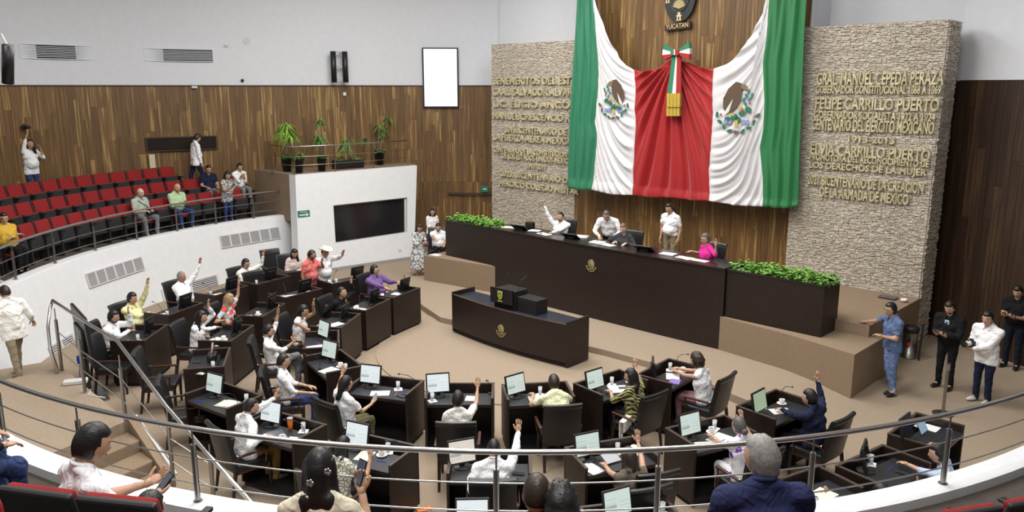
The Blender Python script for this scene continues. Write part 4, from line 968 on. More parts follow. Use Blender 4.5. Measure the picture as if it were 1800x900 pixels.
dep('d5', 5, 'man in white shirt and blue jeans, seated back with hands on lap', (497, 622), lean=-6, shirt=WSH, trousers=DENIM, hair='crop', sleeve='rolled', yaw=5, pitch=4, az=15)
dep('d6', 6, 'woman in a white tee and olive trousers, seen from behind holding a phone', (607, 661), lean=0, female=True, shirt=WSH, sleeve='short', trousers=OLIVE, hair='tail', armr=('at', (.12, .42, .80), (-.2, .8, .5), (0, -.6, .8), .5), arml=('up', 602, 650, .9), hairlen=.2, yaw=-10, az=50)
dep('d7', 7, 'dark-haired woman with her back to the camera, raising a bare right arm', (805, 688), lean=6, female=True, shirt=WSH2, sleeve='short', trousers=BLKC, hair='short', armr=('up', 840, 672, .95), pitch=12)
dep('d8', 8, 'short-haired person in a pale lime blouse leaning over the desk', (974, 659), lean=24, shirt=LIME, sleeve='short', trousers=MUST, hair='short', hc=DBR, armr=('px', 985, 690, .84), arml=('px', 935, 695, .84), pitch=24, female=True, g=1.15)
dep('d9', 9, 'long-haired woman in black and yellow print raising her right hand', (1110, 648), lean=8, female=True, shirt=ZIG, sleeve='rolled', trousers=BLKC, hair='long', hairlen=.38, armr=('up', 1117, 640, .95), arml=('px', 1070, 690, .83), yaw=25, pitch=8, hem=.1)
dep('d10', 10, 'curly-haired woman in sleeveless white top and mauve trousers reaching forward', (1226, 622), lean=12, female=True, shirt=WSH, sleeve=None, trousers=MAUVE, hair='curly', hc=DBR, armr=('px', 1172, 648, .84), arml=('px', 1184, 654, .84), pitch=10)
dep('d13', 13, 'blonde woman in red and blue blouse raising her left hand', (402, 516), lean=2, female=True, shirt=FLOR, sleeve='short', trousers=BLKC, hair='long', hc=BLOND, hairlen=.34, armr=('px', 400, 566, .83), arml=('up', 421, 488, .95), yaw=15)
dep('d14', 14, 'woman with long black hair and white jacket raising her left hand', (353, 546), lean=10, female=True, shirt=WSH, trousers=BLKC, hair='long', hairlen=.42, armr=('px', 386, 577, .83), arml=('up', 366, 533, .8), yaw=10)
dep('d17', 17, 'man in white shirt and mustard trousers raising his left arm', (440, 700), lean=10, shirt=WSH, trousers=MUST, hair='crop', beardc=BLK, armr=('px', 474, 770, .83), arml=('up', 504, 680, 1.0), yaw=-15, hem=.14, shoes='grey', g=1.05, az=45)
dep('d18', 18, 'long-haired woman in squiggle-print blouse with hand held up', (602, 768), lean=14, female=True, shirt=VINE, sleeve='short', trousers=BLKC, hair='long', hairlen=.3, armr=('at', (.24, .42, .98), (.0, .2, 1), (0, 1, 0), .4), yaw=-5, pitch=14, hem=.1)
dep('d19', 19, 'man in white shirt seen from behind raising his right arm', (868, 772), lean=14, shirt=WSH, trousers=BLKC, hair='crop', armr=('up', 912, 747, 1.0), arml=('at', (-.30, .20, .80), (.4, 1, 0)), pitch=14, g=1.1, hem=.12)
dep('d20', 20, 'woman in taupe top with long brown hair raising her right hand', (1106, 787), lean=12, female=True, shirt=TAUPE, sleeve='cap', trousers=WSH2, hair='long', hc=DBR, hairlen=.42, armr=('up', 1121, 766, .98), arml=('px', 1060, 818, .85), pitch=12)
dep('d21', 21, 'grey-haired woman with a bun in purple embroidered blouse, hand raised', (1300, 733), lean=12, female=True, shirt=EMB, sleeve='short', trousers=WSH, hair='bun', hc=SALT, armr=('up', 1303, 731, .72), arml=('px', 1248, 768, .84), pitch=12, az=115, hem=.14, g=1.1)
dep('d22', 22, 'dark-haired man in navy jacket raising his right hand', (1425, 685), lean=10, shirt=NAVY, trousers=BLKC, hair='short', armr=('up', 1438, 663, .85), arml=('px', 1370, 722, .84), pitch=6, g=1.15, hem=.1, yaw=10)
dep('d23', 23, 'man with moustache in cream guayabera raising his left hand', (431, 455), lean=-2, shirt=WSH2, trousers=BLKC, hair='short', glasses=True, armr=('px', 445, 489, .83), arml=('up', 463, 445, .9), yaw=15, g=1.1)
dep('d24', 24, 'woman in pale pink cardigan over a black top, reading', (517, 437), lean=12, female=True, shirt=PALEP, trousers=BLKC, hair='long', hairlen=.3, pitch=25, yaw=-10, chair=True)
dep('d25', 25, 'grey-haired man in white guayabera raising his left arm', (318, 477), lean=-8, shirt=WSH, trousers=BLKC, hair='crop', hc=GRY, arml=('up', 352, 458, 1.0), yaw=15, pitch=-6, g=1.25, sk=BRN)
dep('d26', 26, 'man in pale yellow shirt raising his left arm', (231, 514), lean=-4, shirt=YSH, trousers=KHAKI, hair='short', armr=('px', 268, 552, .82), arml=('up', 260, 494, 1.0), yaw=12, g=1.15)
dep('d27', 27, 'bearded man in white shirt with palm beside his head', (198, 546), lean=6, shirt=WSH, trousers=BLKC, hair='short', beardc=BLK, armr=('px', 232, 583, .83), arml=('at', (-.14, .34, 1.22), (0, -.1, 1), (-.2, 1, 0), .15), yaw=5, g=1.15)
dep('d31', 31, 'dark-haired man in light blue shirt with both arms stretched forward', (1652, 780), lean=14, shirt=LBLUE, sleeve='rolled', trousers=BLKC, hair='short', armr=('px', 1620, 750, .95), arml=('px', 1572, 812, .84), az=150, pitch=12)
person('hand1', 'person below the parapet of whom a raised hand shows, beside the grey-haired man', None, 'sit', 0.0, 120, xy=(3.55, 7.98), shirt=WSH2, trousers=BLKC, armr=('up', 1452, 866, .8), arml=None, lean=44, seath=.40, k=.92, pitch=25); chair_under('hand1', 'the person showing only a raised hand below')
person('hand2', 'person below the parapet with brown fingers raised beside the light blue shirt', None, 'sit', 0.0, 140, xy=(4.72, 8.30), shirt=WSH2, trousers=BLKC, sk=BRN, armr=('up', 1612, 848, .62), arml=None, lean=46, seath=.40, k=.9, pitch=25); chair_under('hand2', 'the person showing only brown fingers')
# standing on the chamber floor
person('hat', 'standing man in white shirt and cream cowboy hat raising his left hand', (571, 434), 'stand', 0.0, H(11), shirt=WSH, trousers=BLKC, hair='crop', hat=True, armr=('px', 562, 490, .86), arml=('up', 603, 444, .95), sk=BRN, g=1.2, hem=.1, k=1.0, yaw=15)
person('coral', 'standing man with beard in coral polo shirt and jeans, hand raised', (541, 432), 'stand', 0.0, -25, xy=(-4.98, 19.05), shirt=CORAL, sleeve='short', trousers=DENIM, hair='crop', beardc=DBR, armr=None, arml=('up', 566, 458, .75), yaw=35, g=1.2, hem=.12, k=1.0, sk=BRN)
person('stairs', 'man in white shirt and beige trousers walking away down the steps', (20, 502), 'stand', 0.52, 150, shirt=WSH2, trousers=KHAKI, hair='crop', hc=DBR, armr=('at', (.42, .16, .92), (.5, .3, -.8)), legs='walk', hem=.16, g=1.2, sk=TAN, xy=(-8.72, 13.35), collar=True, shoes='brown')
person('dress', 'woman in grey streaked dress looking at her phone', (737, 393), 'stand', 0.08, -60, k=.97, female=True, shirt=FEATH, sleeve='long', skirt=(.62, FEATH), hair='long', hairlen=.3, armr=('at', (.06, .33, 1.08), (-.3, .8, .4), (0, -.5, .8), .6), arml=('at', (-.08, .34, 1.04), (.4, .8, .3), (0, -.5, .8), .6), pitch=25, shoes='tan', legs='close')
person('lady', 'standing woman in white shirt behind the seated man by the wall', (760, 366), 'stand', 0.1, -70, k=.96, female=True, shirt=WSH, sleeve='rolled', trousers=NAVY, hair='long', hairlen=.25, armr=('at', (.0, .26, .98), (-.8, .3, -.2)), arml=('at', (-.1, .24, .96), (.8, .4, -.1)), hem=.1)
person('aide', 'seated man with long dark hair in white shirt at the carpeted block', (770, 392), 'sit', 0.12, -80, shirt=WSH, sleeve='short', trousers=BLKC, hair='short', beardc=BLK, armr=('px', 772, 433, .9), arml=None, pitch=12, g=1.2); chair_under('aide', 'the man at the carpeted block', z=.12)
person('blue', 'man in slate blue shirt and jeans leaning on the carpeted block', (1535, 519), 'stand', 0.0, 190, shirt=BLUESH, sleeve='short', trousers=DENIML, hair='short', glasses=True, armr=('px', 1490, 573, .93), arml=('at', (-.05, .30, 1.12), (.8, .5, .1)), legs='cross', lean=6, k=1.04, yaw=-5, hem=.1, xy=(6.98, 13.95))
person('press1', 'man in black shirt with a white badge looking at his phone', (1660, 528), 'stand', 0.0, 215, xy=(8.12, 14.15), shirt=BLKC, trousers=BLKC, hair='short', beardc=BLK, armr=('at', (.08, .33, 1.10), (-.5, .8, .3), (0, -.4, .8), .6), arml=('at', (-.10, .33, 1.10), (.5, .8, .3), (0, -.4, .8), .6), pitch=22, g=1.2, legs='std', k=1.03)
person('press2', 'photographer in white shirt and dark jeans holding a white-lensed camera', (1724, 540), 'stand', 0.0, 205, xy=(8.42, 13.45), shirt=WSH, trousers=NAVY, hair='short', armr=('at', (.20, .26, 1.10), (-.9, .4, .2), (0, 0, 1), .6), arml=('at', (.04, .34, 1.04), (.6, .6, -.1), (0, 0, 1), .7), shoes='white', yaw=12, g=1.22, hem=.16, k=1.03)
person('press3', 'man in black tee against the dark wall looking at his phone', (1783, 498), 'stand', 0.0, 215, xy=(10.05, 15.25), shirt=BLKC, sleeve='short', trousers=cloth('dark_navy_jeans', (.010, .013, .022)), hair='short', armr=('at', (.08, .36, 1.14), (-.4, .9, .2), (0, -.4, .8), .6), arml=('at', (-.10, .36, 1.14), (.4, .9, .2), (0, -.4, .8), .6), pitch=22, g=1.15, k=1.04)
# presidium
person('pres1', 'bearded man in white shirt at the bench raising his right arm', (985, 372), 'sit', ZP, 250, shirt=WSH, trousers=BLKC, hair='crop', beardc=BLK, armr=('up', 957, 357, 1.0), arml=('px', 967, 412, 1.9), lean=2, yaw=-20, pitch=0)
person('pres2', 'man in white guayabera bending over papers beside the grey blazer', (1066, 370), 'stand', ZP, 250, shirt=WSH, trousers=BLKC, hair='short', hc=SALT, glasses=True, armr=('px', 1054, 420, 1.92), arml=('px', 1074, 421, 1.92), lean=38, pitch=20, g=1.15, hem=.12)
person('pres3', 'woman in charcoal blazer with tied hair writing at the bench', (1096, 392), 'sit', ZP, 240, female=True, shirt=GRYB, trousers=BLKC, hair='bun', hc=(.16, .10, .06), armr=('px', 1082, 427, 1.92), arml=('px', 1098, 431, 1.92), lean=8, pitch=22, sk=FAIR)
person('pres4', 'man in short-sleeved white shirt and khaki trousers standing behind the bench', (1177, 357), 'stand', ZP, 225, shirt=WSH, sleeve='short', trousers=KHAKI, hair='short', pitch=15, g=1.15, sk=TAN, k=1.02)
person('pres5', 'woman in magenta jacket at the bench raising her left hand', (1241, 410), 'sit', ZP, 200, female=True, shirt=MAG, sleeve='rolled', trousers=BLKC, hair='short', hc=SALT, glasses=True, armr=('px', 1212, 444, 1.92), arml=('up', 1259, 426, .72), lean=0, g=1.2, sk=TAN)
for p, u, v, w_ in (('pres1', 1003, 386, 'the bearded man raising his arm at the bench'), ('pres3', 1125, 408, 'the woman in the charcoal blazer'), ('pres5', 1272, 422, 'the woman in the magenta jacket')): chair_under(p, w_, z=ZP, daz=-12 if p != 'pres5' else 25)
# gallery
def gal_(pid, label, px, r, row, **kw):
    zf = kw.pop('zf', ROWS[row][1]); a = kw.pop('a'); q = pol(a, r); person(pid, label, px, kw.pop('mode', 'sit'), zf, a + 180 + kw.pop('turn', 0), xy=q, **kw)
gal_('g1', 'woman in white shirt holding a camera above her head by the wall', None, 14.0, 3, a=160.8, mode='stand', zf=2.5, turn=-10, female=True, g=1.25, shirt=WSH, sleeve='rolled', trousers=DENIM, hair='long', hairlen=.3, armr=('up', 49, 222, 1.0), arml=('at', (-.14, .30, 1.40), (.3, .2, 1), (1, 0, 0), .4), hem=.16, pitch=-15, yaw=-30, hc=DBR)
person('g2', 'man in white shirt and navy trousers walking along the boarded wall', None, 'stand', 2.5, 40, xy=(-9.55, 24.1), shirt=WSH, trousers=NAVY, hair='short', legs='walk', pitch=30, hem=.16, armr=('at', (.22, .10, .78), (0, .3, -1), (-1, 0, 0)), g=1.1)
gal_('g3', 'bald man with white beard in a sage shirt with shoulder bag', None, 11.2, 0, a=156.9, shirt=SAGE, sleeve='short', trousers=GREYT, hair='ring', hc=GRY, beardc=GRY, glasses=True, legs='wide', g=1.3, armr=('at', (.10, .30, .72), (-.5, .8, 0)), arml=('at', (-.12, .32, .74), (.5, .8, 0)), pitch=4, sk=FAIR, hem=.1)
gal_('g4', 'bald man with dark beard in mint green shirt looking at his phone', None, 11.2, 0, a=150.6, shirt=GRN, sleeve='long', trousers=DENIM, hair='bald', beardc=BLK, armr=('at', (.06, .32, .76), (-.3, .9, .2), (0, -.5, .8)), arml=('at', (-.08, .33, .76), (.3, .9, .2), (0, -.5, .8)), pitch=22, g=1.3, legs='wide')
gal_('g5', 'man in navy polo and glasses seated behind the patterned blouse', None, 11.9, 1, a=142.6, shirt=NAVY, sleeve='short', trousers=GREYT, hair='short', glasses=True, turn=-12, g=1.1)
gal_('g6', 'standing woman in black and white blouse and jeans checking her phone', None, 10.95, 0, a=142.6, mode='stand', female=True, shirt=BWP, sleeve='cap', trousers=DENIM, hair='long', hairlen=.3, armr=('at', (.06, .32, 1.08), (-.3, .8, .3), (0, -.5, .8)), arml=('at', (-.10, .32, 1.08), (.3, .8, .3), (0, -.5, .8)), pitch=22, hem=.2, k=.93, g=1.15)
gal_('g7', 'man with moustache in white shirt with folded hands by the terrace side', None, 11.75, 1, a=138.0, shirt=WSH, sleeve='rolled', trousers=GREYT, hair='short', glasses=True, armr=('at', (.02, .24, .98), (-1, .3, .3)), arml=('at', (-.04, .26, .96), (1, .3, .2)))
gal_('g8', 'woman in mustard knit top and glasses with folded arms', None, 11.2, 0, a=179.6, shirt=MUSTK, female=True, trousers=BLKC, hair='short', hc=BLK, glasses=True, armr=('at', (-.06, .26, .86), (-1, .3, 0)), arml=('at', (.06, .28, .82), (1, .3, 0)), turn=-25, g=1.4, lean=-6, yaw=-25)
gal_('g9', 'person in dusty pink trousers at the left edge of the gallery', None, 11.25, 0, a=184.6, shirt=WSH2, female=True, trousers=PINKT, hair='long', armr=('at', (.04, .36, .70), (-.6, .8, 0)), arml=('at', (-.06, .36, .70), (.6, .8, 0)), turn=-30, shoes='white')
# nearest rows, seen from behind
gal_('n1', 'man in white polo and jeans looking at his phone in the near row', (150, 753), 12.85, 2, a=-102.8, shirt=WSH, sleeve='short', trousers=DENIML, hair='short', armr=('at', (.06, .42, .76), (-.2, .9, .2), (0, -.4, .9), .4), arml=('at', (-.06, .44, .80), (.2, .9, .3), (.2, -.5, .8), .4), turn=-28, pitch=20, yaw=-8, g=1.25, legs='wide', hem=.1, k=1.04, zf=2.18)
gal_('n2', 'person whose black hair shows at the bottom beside the white polo', None, 12.85, 2, a=-101.0, shirt=BLKC, trousers=BLKC, hair='short', zf=1.78)
gal_('n3', 'person in blue jeans at the left edge of the near row', None, 12.68, 2, a=-108.8, shirt=BLKC, trousers=DENIM, hair='short', turn=-21, legs='wide', zf=2.42)
gal_('n4', 'woman with very long black hair in cream blouse photographing with her phone', None, 12.85, 2, a=-95.9, g=1.15, female=True, shirt=CREAMC, sleeve='short', trousers=BLKC, hair='long', hairlen=.58, armr=('at', (.20, .30, .98), (-.1, .3, 1), (0, -1, .1), .5), arml=None, turn=6, pitch=4, k=1.05, zf=2.12)
gal_('n5', 'person with close-cropped brown hair at bottom centre', None, 12.85, 2, a=-90.2, shirt=BLKC, trousers=BLKC, hair='crop', hc=DBR, zf=2.03)
gal_('n6', 'person with black curly hair at bottom centre', None, 12.95, 2, a=-89.6, shirt=BLKC, trousers=BLKC, hair='curly', zf=2.0)
gal_('n7', 'grey-haired bearded man in navy shirt with his back to us', None, 12.85, 2, a=-84.3, shirt=cloth('dark_blue_shirt', (.022, .028, .085)), trousers=BLKC, hair='wavy', hc=(.27, .26, .25), beardc=(.50, .49, .48), yaw=38, pitch=5, g=1.35, k=1.05, turn=-3, zf=2.2, hairlen=.17)
run_jobs()
held('d6', 1, 'smartphone', .072, .15, .009, PAPER, 'white smartphone held by the woman in olive trousers', 'phone', mat('phone_lit', (.1, .1, .1), .2, emit=(.5, .6, .65), es=.6))
held('dress', 1, 'smartphone', .072, .15, .009, BPLAST, 'dark smartphone held by the woman in the streaked dress', 'phone')
held('press1', 1, 'smartphone', .072, .15, .009, BPLAST, 'smartphone held by the man in black with a badge', 'phone')
held('press3', 1, 'smartphone', .072, .15, .009, BPLAST, 'smartphone held by the man in the black tee', 'phone')
held('g4', 1, 'smartphone', .072, .15, .009, BPLAST, 'smartphone held by the man in the mint green shirt', 'phone')
held('g3', -1, 'smartphone', .072, .15, .009, BPLAST, 'smartphone held by the bald man with white beard', 'phone')
held('g6', 1, 'smartphone', .072, .15, .009, BPLAST, 'smartphone held by the woman in the patterned blouse', 'phone')
held('n1', 1, 'smartphone', .078, .16, .009, BPLAST, 'large smartphone held by the man in the white polo', 'phone', mat('phone_dim', (.02, .02, .02), .15, emit=(.10, .14, .20), es=.6))
held('n4', 1, 'smartphone', .075, .155, .009, BPLAST, 'smartphone held up by the long-haired woman in cream', 'phone', mat('phone_dim', (.02, .02, .02), .15, emit=(.10, .14, .20), es=.6))
# empty armchairs
chair_at(285, 668, .5, 12, 'empty black armchair standing left of the empty desks, nearest the bearded man')
chair_at(330, 722, .5, 20, 'empty black armchair with reddish armrests behind the desk with a blue pen')
chair_at(462, 520, .5, -35, 'empty black armchair behind the desk of the coral polo man')
chair_at(484, 462, .75, -50, 'empty black armchair against the white wall, left of the woman in pink')
chair_at(866, 893, .5, 92, 'empty black armchair pushed up behind the white-shirted man at bottom centre')
chair_at(1130, 880, .5, 108, 'empty black armchair at bottom centre right')
chair_at(205, 640, .5, 5, 'empty black armchair beside the stair rail at far left')
kill_protos()
# ------------------------------------------------------------------ theatre seats
def make_seat(folded=True):
    e = empty('theatre_seat', (0, 0, 0), 0, 'x', 'seat'); tl = Matrix.Rotation(R(14), 3, 'X')
    b = MB(); b.box(Vector((0, -.27, .66)), (.50, .05, .53), M=tl); b.obj('back_shell', SEATB, e, bevel=.02)
    b = MB(); b.box(Vector((0, -.235, .67)), (.455, .065, .50), M=tl); b.obj('backrest', REDF, e, bevel=.022)
    if folded:
        t2 = Matrix.Rotation(R(8), 3, 'X'); b = MB(); b.box(Vector((0, -.085, .50)), (.43, .09, .33), M=t2); b.obj('seat_cushion', REDF, e, bevel=.02)
        b = MB(); b.box(Vector((0, -.022, .47)), (.41, .035, .36), M=t2); b.obj('seat_underside', SEATB, e, bevel=.017)
    else:
        MB().box((0, .0, .43), (.43, .44, .09)).obj('seat_cushion', REDF, e, bevel=.02); MB().box((0, .0, .37), (.42, .42, .03)).obj('seat_underside', SEATB, e)
    for s in (-1, 1):
        m = MB(); m.box((s * .255, -.02, .62), (.05, .36, .03)); a = m.obj('armrest', SEATB, e, bevel=.008); MB().box((s * .255, -.08, .32), (.035, .22, .60)).obj('leg', SEATB, e)
    return e
SF, SO = make_seat(True), make_seat(False)
ORD = ['first', 'second', 'third', 'fourth', 'fifth', 'sixth', 'seventh', 'eighth', 'ninth', 'tenth', 'eleventh', 'twelfth', 'thirteenth', 'fourteenth', 'fifteenth', 'sixteenth', 'seventeenth', 'eighteenth', 'nineteenth', 'twentieth']
occ = {0: [156.9, 150.6, 179.6, 184.6], 1: [142.6, 138.0], 2: []}
for row, nm, lo, hi in ((0, 'front', 138.2, 187), (1, 'middle', 138.6, 186), (2, 'back', 145.0, 187)):
    r, z = ROWS[row]; stp = math.degrees(.53 / r); a = lo + 1.2; i = 0
    fixed = sorted(occ[row]); prev = None
    pos = []
    while a < hi: pos.append(a); a += stp
    for f in fixed:
        j = min(range(len(pos)), key=lambda q: abs(pos[q] - f)); pos[j] = f
    for i, a in enumerate(pos):
        p = pol(a, r); taken = any(abs(a - f) < .3 for f in fixed)
        dup(SO if taken else SF, (p[0], p[1], z), R(a + 180 - 90), ('unfolded' if taken else 'folded') + ' red theatre seat, %s from the terrace end of the %s row' % (ORD[i], nm), 'red theatre seats in the left gallery')
for a, lab in ((-102.8, 'under the man in the white polo'), (-105.4, 'left of the man in the white polo'), (-100.5, 'right of the man in the white polo'), (-108.8, 'under the person in jeans at the left edge'), (-95.9, 'under the woman in cream photographing'), (-84.6, 'under the grey-haired man'), (-90.4, 'at bottom centre under a cropped head'), (-87.6, 'right of the curly black hair')):
    p = pol(a, 12.83); dup(SO if 'under' in lab else SF, (p[0], p[1], 2.38 if a < -98 else 2.25), R(a + 90), 'red theatre seat seen from behind, ' + lab, 'red theatre seats in the near gallery')
for a, lab in ((-75.6, 'leftmost'), (-73.0, 'second from the left'), (-70.4, 'third from the left'), (-67.8, 'fourth from the left'), (-65.2, 'rightmost')):
    p = pol(a, 11.95); dup(SF, (p[0], p[1], 1.72), R(a + 90), 'red theatre seat at bottom right, ' + lab, 'red theatre seats in the near gallery')
for r in (SF, SO):
    for c in list(r.children): D.objects.remove(c)
    D.objects.remove(r)
# ------------------------------------------------------------------ railings
def rail(name, label, post_pts, zb, ztop, rail_pts, mids, cat='railing', r=.026, pr=.027, base=True):
    e = empty(name, tuple(post_pts[0]), 0, label, cat); inv = Vector(post_pts[0])
    L = lambda P: [Vector(p) - inv for p in P]
    MB().tube(L(rail_pts), r, 10).obj('handrail', STEEL, e, True)
    for p in post_pts:
        q = Vector(p) - inv; m = MB(); m.tube([q, q + Vector((0, 0, (ztop - zb) * .80))], pr, 10); m.tube([q + Vector((0, 0, (ztop - zb) * .80)), q + Vector((0, 0, ztop - zb))], pr * .32, 8); m.lathe([(.045, 0), (.045, .008)], q, 14); m.obj('post', STEELD, e, False)
    for pts in mids: MB().tube(L(pts), .008, 6).obj('cable', STEEL, e, True)
    return e
angs = [132.6, 139.6, 146.6, 153.8, 161.3, 169.2, 177.1, 185.4, 194, 203, 211, 219, 227.5, 236.0, 244, 252.2, 260, 268.2, 276.1, 284.3, 293.2, 301.5, 310]
R0 = 10.5
rail('gallery_railing', 'curved steel railing on the white gallery parapet', [pol(a, R0, ZPAR) for a in angs], ZPAR, 2.385, [pol(a, R0, 2.4) for a in np.arange(131.8, 312, 1.5)], [[pol(a, R0, z) for a in np.arange(132.6, 310, 1.5)] for z in (2.10, 1.83)])
tp = [at(478, 303, ZB), at(519, 307, ZB), at(590, 302.5, ZB), at(657, 297, ZB), at(717, 291, ZB)]
rail('terrace_railing', 'steel railing round the plants on top of the white booth', tp, ZB, ZB + .82, [p + Vector((0, 0, .835)) for p in tp], [[p + Vector((0, 0, z)) for p in tp] for z in (.53, .27)], r=.018, pr=.016)
# stair rail at the left
sp_ = [Vector((-7.89, 13.22, .7)), Vector((-7.45, 12.75, .7)), Vector((-6.93, 12.16, .7)), Vector((-5.75, 11.02, .7)), Vector((-4.78, 10.22, .2)), Vector((-4.2, 9.7, .0))]
e = empty('stair_railing', tuple(sp_[0]), 0, 'steel stair railing with a looped end at the left landing', 'railing'); o0 = sp_[0]
tops = [at(92, 528, 1.85), at(118, 545, 1.84), at(160, 572, 1.83), at(206, 599, 1.80), at(292, 714, 1.30), at(362, 795, 1.02), at(452, 895, .95)]
loop = [at(102, 655, .72), at(88, 612, 1.1), at(84, 575, 1.45), at(88, 542, 1.75)]
MB().tube([p - o0 for p in loop + tops], .027, 10).obj('handrail', STEEL, e, True)
for u0, v0, zb, u1, v1, zt in ((109, 652, .7, 94, 534, 1.83), (150, 690, .7, 134, 560, 1.80), (222, 748, .7, 208, 604, 1.78), (306, 855, .12, 290, 716, 1.28), (378, 905, .0, 361, 800, 1.0)):
    b = at(u0, v0, zb); t = Vector((b.x, b.y, zt))
    m = MB(); m.tube([b - o0, b.lerp(t, .82) - o0], .028, 10); m.tube([b.lerp(t, .82) - o0, t - o0], .010, 8); m.obj('post', STEELD, e)
P_ = [(at(109, 652, .7)), (at(150, 690, .7)), (at(222, 748, .7)), (at(306, 855, .12)), (at(378, 905, 0))]
for h in (.72, .38): MB().tube([p + Vector((0, 0, h)) - o0 for p in P_], .008, 6).obj('cable', STEEL, e, True)
# lone post in the right foreground of the floor
b = at(1657, 728, 0); e = empty('floor_post', tuple(b), 0, 'lone steel post standing on the carpet in front of the photographer', 'post')
MB().tube([(0, 0, 0), (0, 0, .80)], .026, 12).obj('tube', STEELD, e); MB().tube([(0, 0, .80), (0, 0, .92)], .034, 12).obj('sleeve', STEEL, e); MB().lathe([(.17, 0), (.17, .015), (.05, .03)], (0, 0, 0), 20).obj('base', STEELD, e)
# ------------------------------------------------------------------ speakers' bench, planters, lectern
def tsbox(m, t0, t1, s0, s1, z0, z1, o): m.prism([tuple(Vector(ts(t, s)) - Vector(o[:2])) for t, s in ((t0, s0), (t1, s0), (t1, s1), (t0, s1))], z0 - o[2], z1 - o[2]); return m
def bench():
    o = Vector(ts(.3, 2.4, .15)); e = empty('presidium_bench', tuple(o), 0, 'long dark wooden bench of the presidium with a gilt emblem', 'bench')
    # front with a slight bow
    pts = [(-3.08 + 6.83 * i / 16, 2.15 - .06 * math.sin(math.pi * i / 16)) for i in range(17)]
    m = MB(); m.prism([tuple(Vector(ts(t, s)) - o.xy) for t, s in pts] + [tuple(Vector(ts(t, s + .06)) - o.xy) for t, s in reversed(pts)], 0, 1.72); m.obj('front_panel', DESK, e)
    m = MB(); m.prism([tuple(Vector(ts(t, s - .03)) - o.xy) for t, s in pts] + [tuple(Vector(ts(t, s)) - o.xy) for t, s in ((3.75, 2.92), (-3.08, 2.92))], 1.72, 1.755); m.obj('top', mat('bench_top', (.022, .016, .015), .28), e, bevel=.004)
    for t in (-3.08, 3.69): tsbox(MB(), t, t + .06, 2.2, 2.9, .15, 1.86, o).obj('side_panel', DESK, e)
    return e
bench()
for t0, t1, nm in ((-5.05, -3.10, 'left'), (3.77, 5.80, 'right')):
    o = Vector(ts((t0 + t1) / 2, 2.55, .87)); e = empty('planter_box', tuple(o), 0, 'dark wooden planter box at the %s end of the bench, filled with green plants' % nm, 'planter')
    tsbox(MB(), t0, t1, 2.20, 2.24, .87, 1.86, o).obj('front_panel', DESK, e); tsbox(MB(), t0, t1, 2.88, 2.92, .87, 1.86, o).obj('back_panel', DESK, e)
    for t in (t0, t1 - .04): tsbox(MB(), t, t + .04, 2.24, 2.88, .87, 1.86, o).obj('side_panel', DESK, e)
    tsbox(MB(), t0 + .04, t1 - .04, 2.24, 2.88, 1.60, 1.64, o).obj('shelf', DARK, e)
    m = MB(); tsbox(m, t0, t1, 2.185, 2.25, 1.86, 1.88, o); tsbox(m, t0, t1, 2.87, 2.93, 1.86, 1.88, o); [tsbox(m, t, t + .05, 2.25, 2.87, 1.86, 1.88, o) for t in (t0, t1 - .05)]; m.obj('rim', mat('bench_top', (.022, .016, .015), .28), e)
def leafy(e, n, rad, h, seed, leaf=.085, mt=LEAF, z0=.12):
    rnd = random.Random(seed); m = MB()
    for i in range(n):
        a = rnd.uniform(0, 6.283); rr = rad * math.sqrt(rnd.random()); z = z0 + h * rnd.random() * (1 - .5 * rr / rad); c = Vector((rr * math.cos(a), rr * math.sin(a), z)); L = leaf * rnd.uniform(.7, 1.3)
        d = Vector((math.cos(a) + rnd.uniform(-.6, .6), math.sin(a) + rnd.uniform(-.6, .6), rnd.uniform(-.5, .5))).normalized(); s = d.cross(Vector((rnd.uniform(-.3, .3), rnd.uniform(-.3, .3), 1))).normalized(); u = s.cross(d)
        m.add([c, c + d * L * .4 + s * L * .36 + u * L * .1, c + d * L * .75 + s * L * .26 + u * L * .06, c + d * L * 1.1 - u * L * .1, c + d * L * .75 - s * L * .26 + u * L * .06, c + d * L * .4 - s * L * .36 + u * L * .1, c + d * L * .5 - u * L * .04], [(0, 1, 6), (1, 2, 6), (2, 3, 6), (3, 4, 6), (4, 5, 6), (5, 0, 6)])
    o = m.obj('foliage', mt, e); o['kind'] = 'stuff'; return o
for t0, t1, nm, n in ((-4.85, -3.30, 'left', 7), (3.98, 5.62, 'right', 8)):
    for i in range(n):
        t = t0 + (t1 - t0) * i / (n - 1); p = ts(t, 2.50 + .08 * (i % 2)); e = empty('potted_pothos', (p[0], p[1], 1.64), i * 1.3, 'pothos plant in a grey pot, %s from the left in the %s planter' % (ORD[i], nm), 'plant', 'pothos plants in the planter boxes')
        MB().lathe([(.07, 0), (.10, .20), (.105, .20), (.105, .23), (.09, .23), (.085, .17), (.0, .17)], (0, 0, 0), 14).obj('pot', POTG, e, True); leafy(e, 120, .24, .26, i + (0 if nm == 'left' else 40), z0=.20)
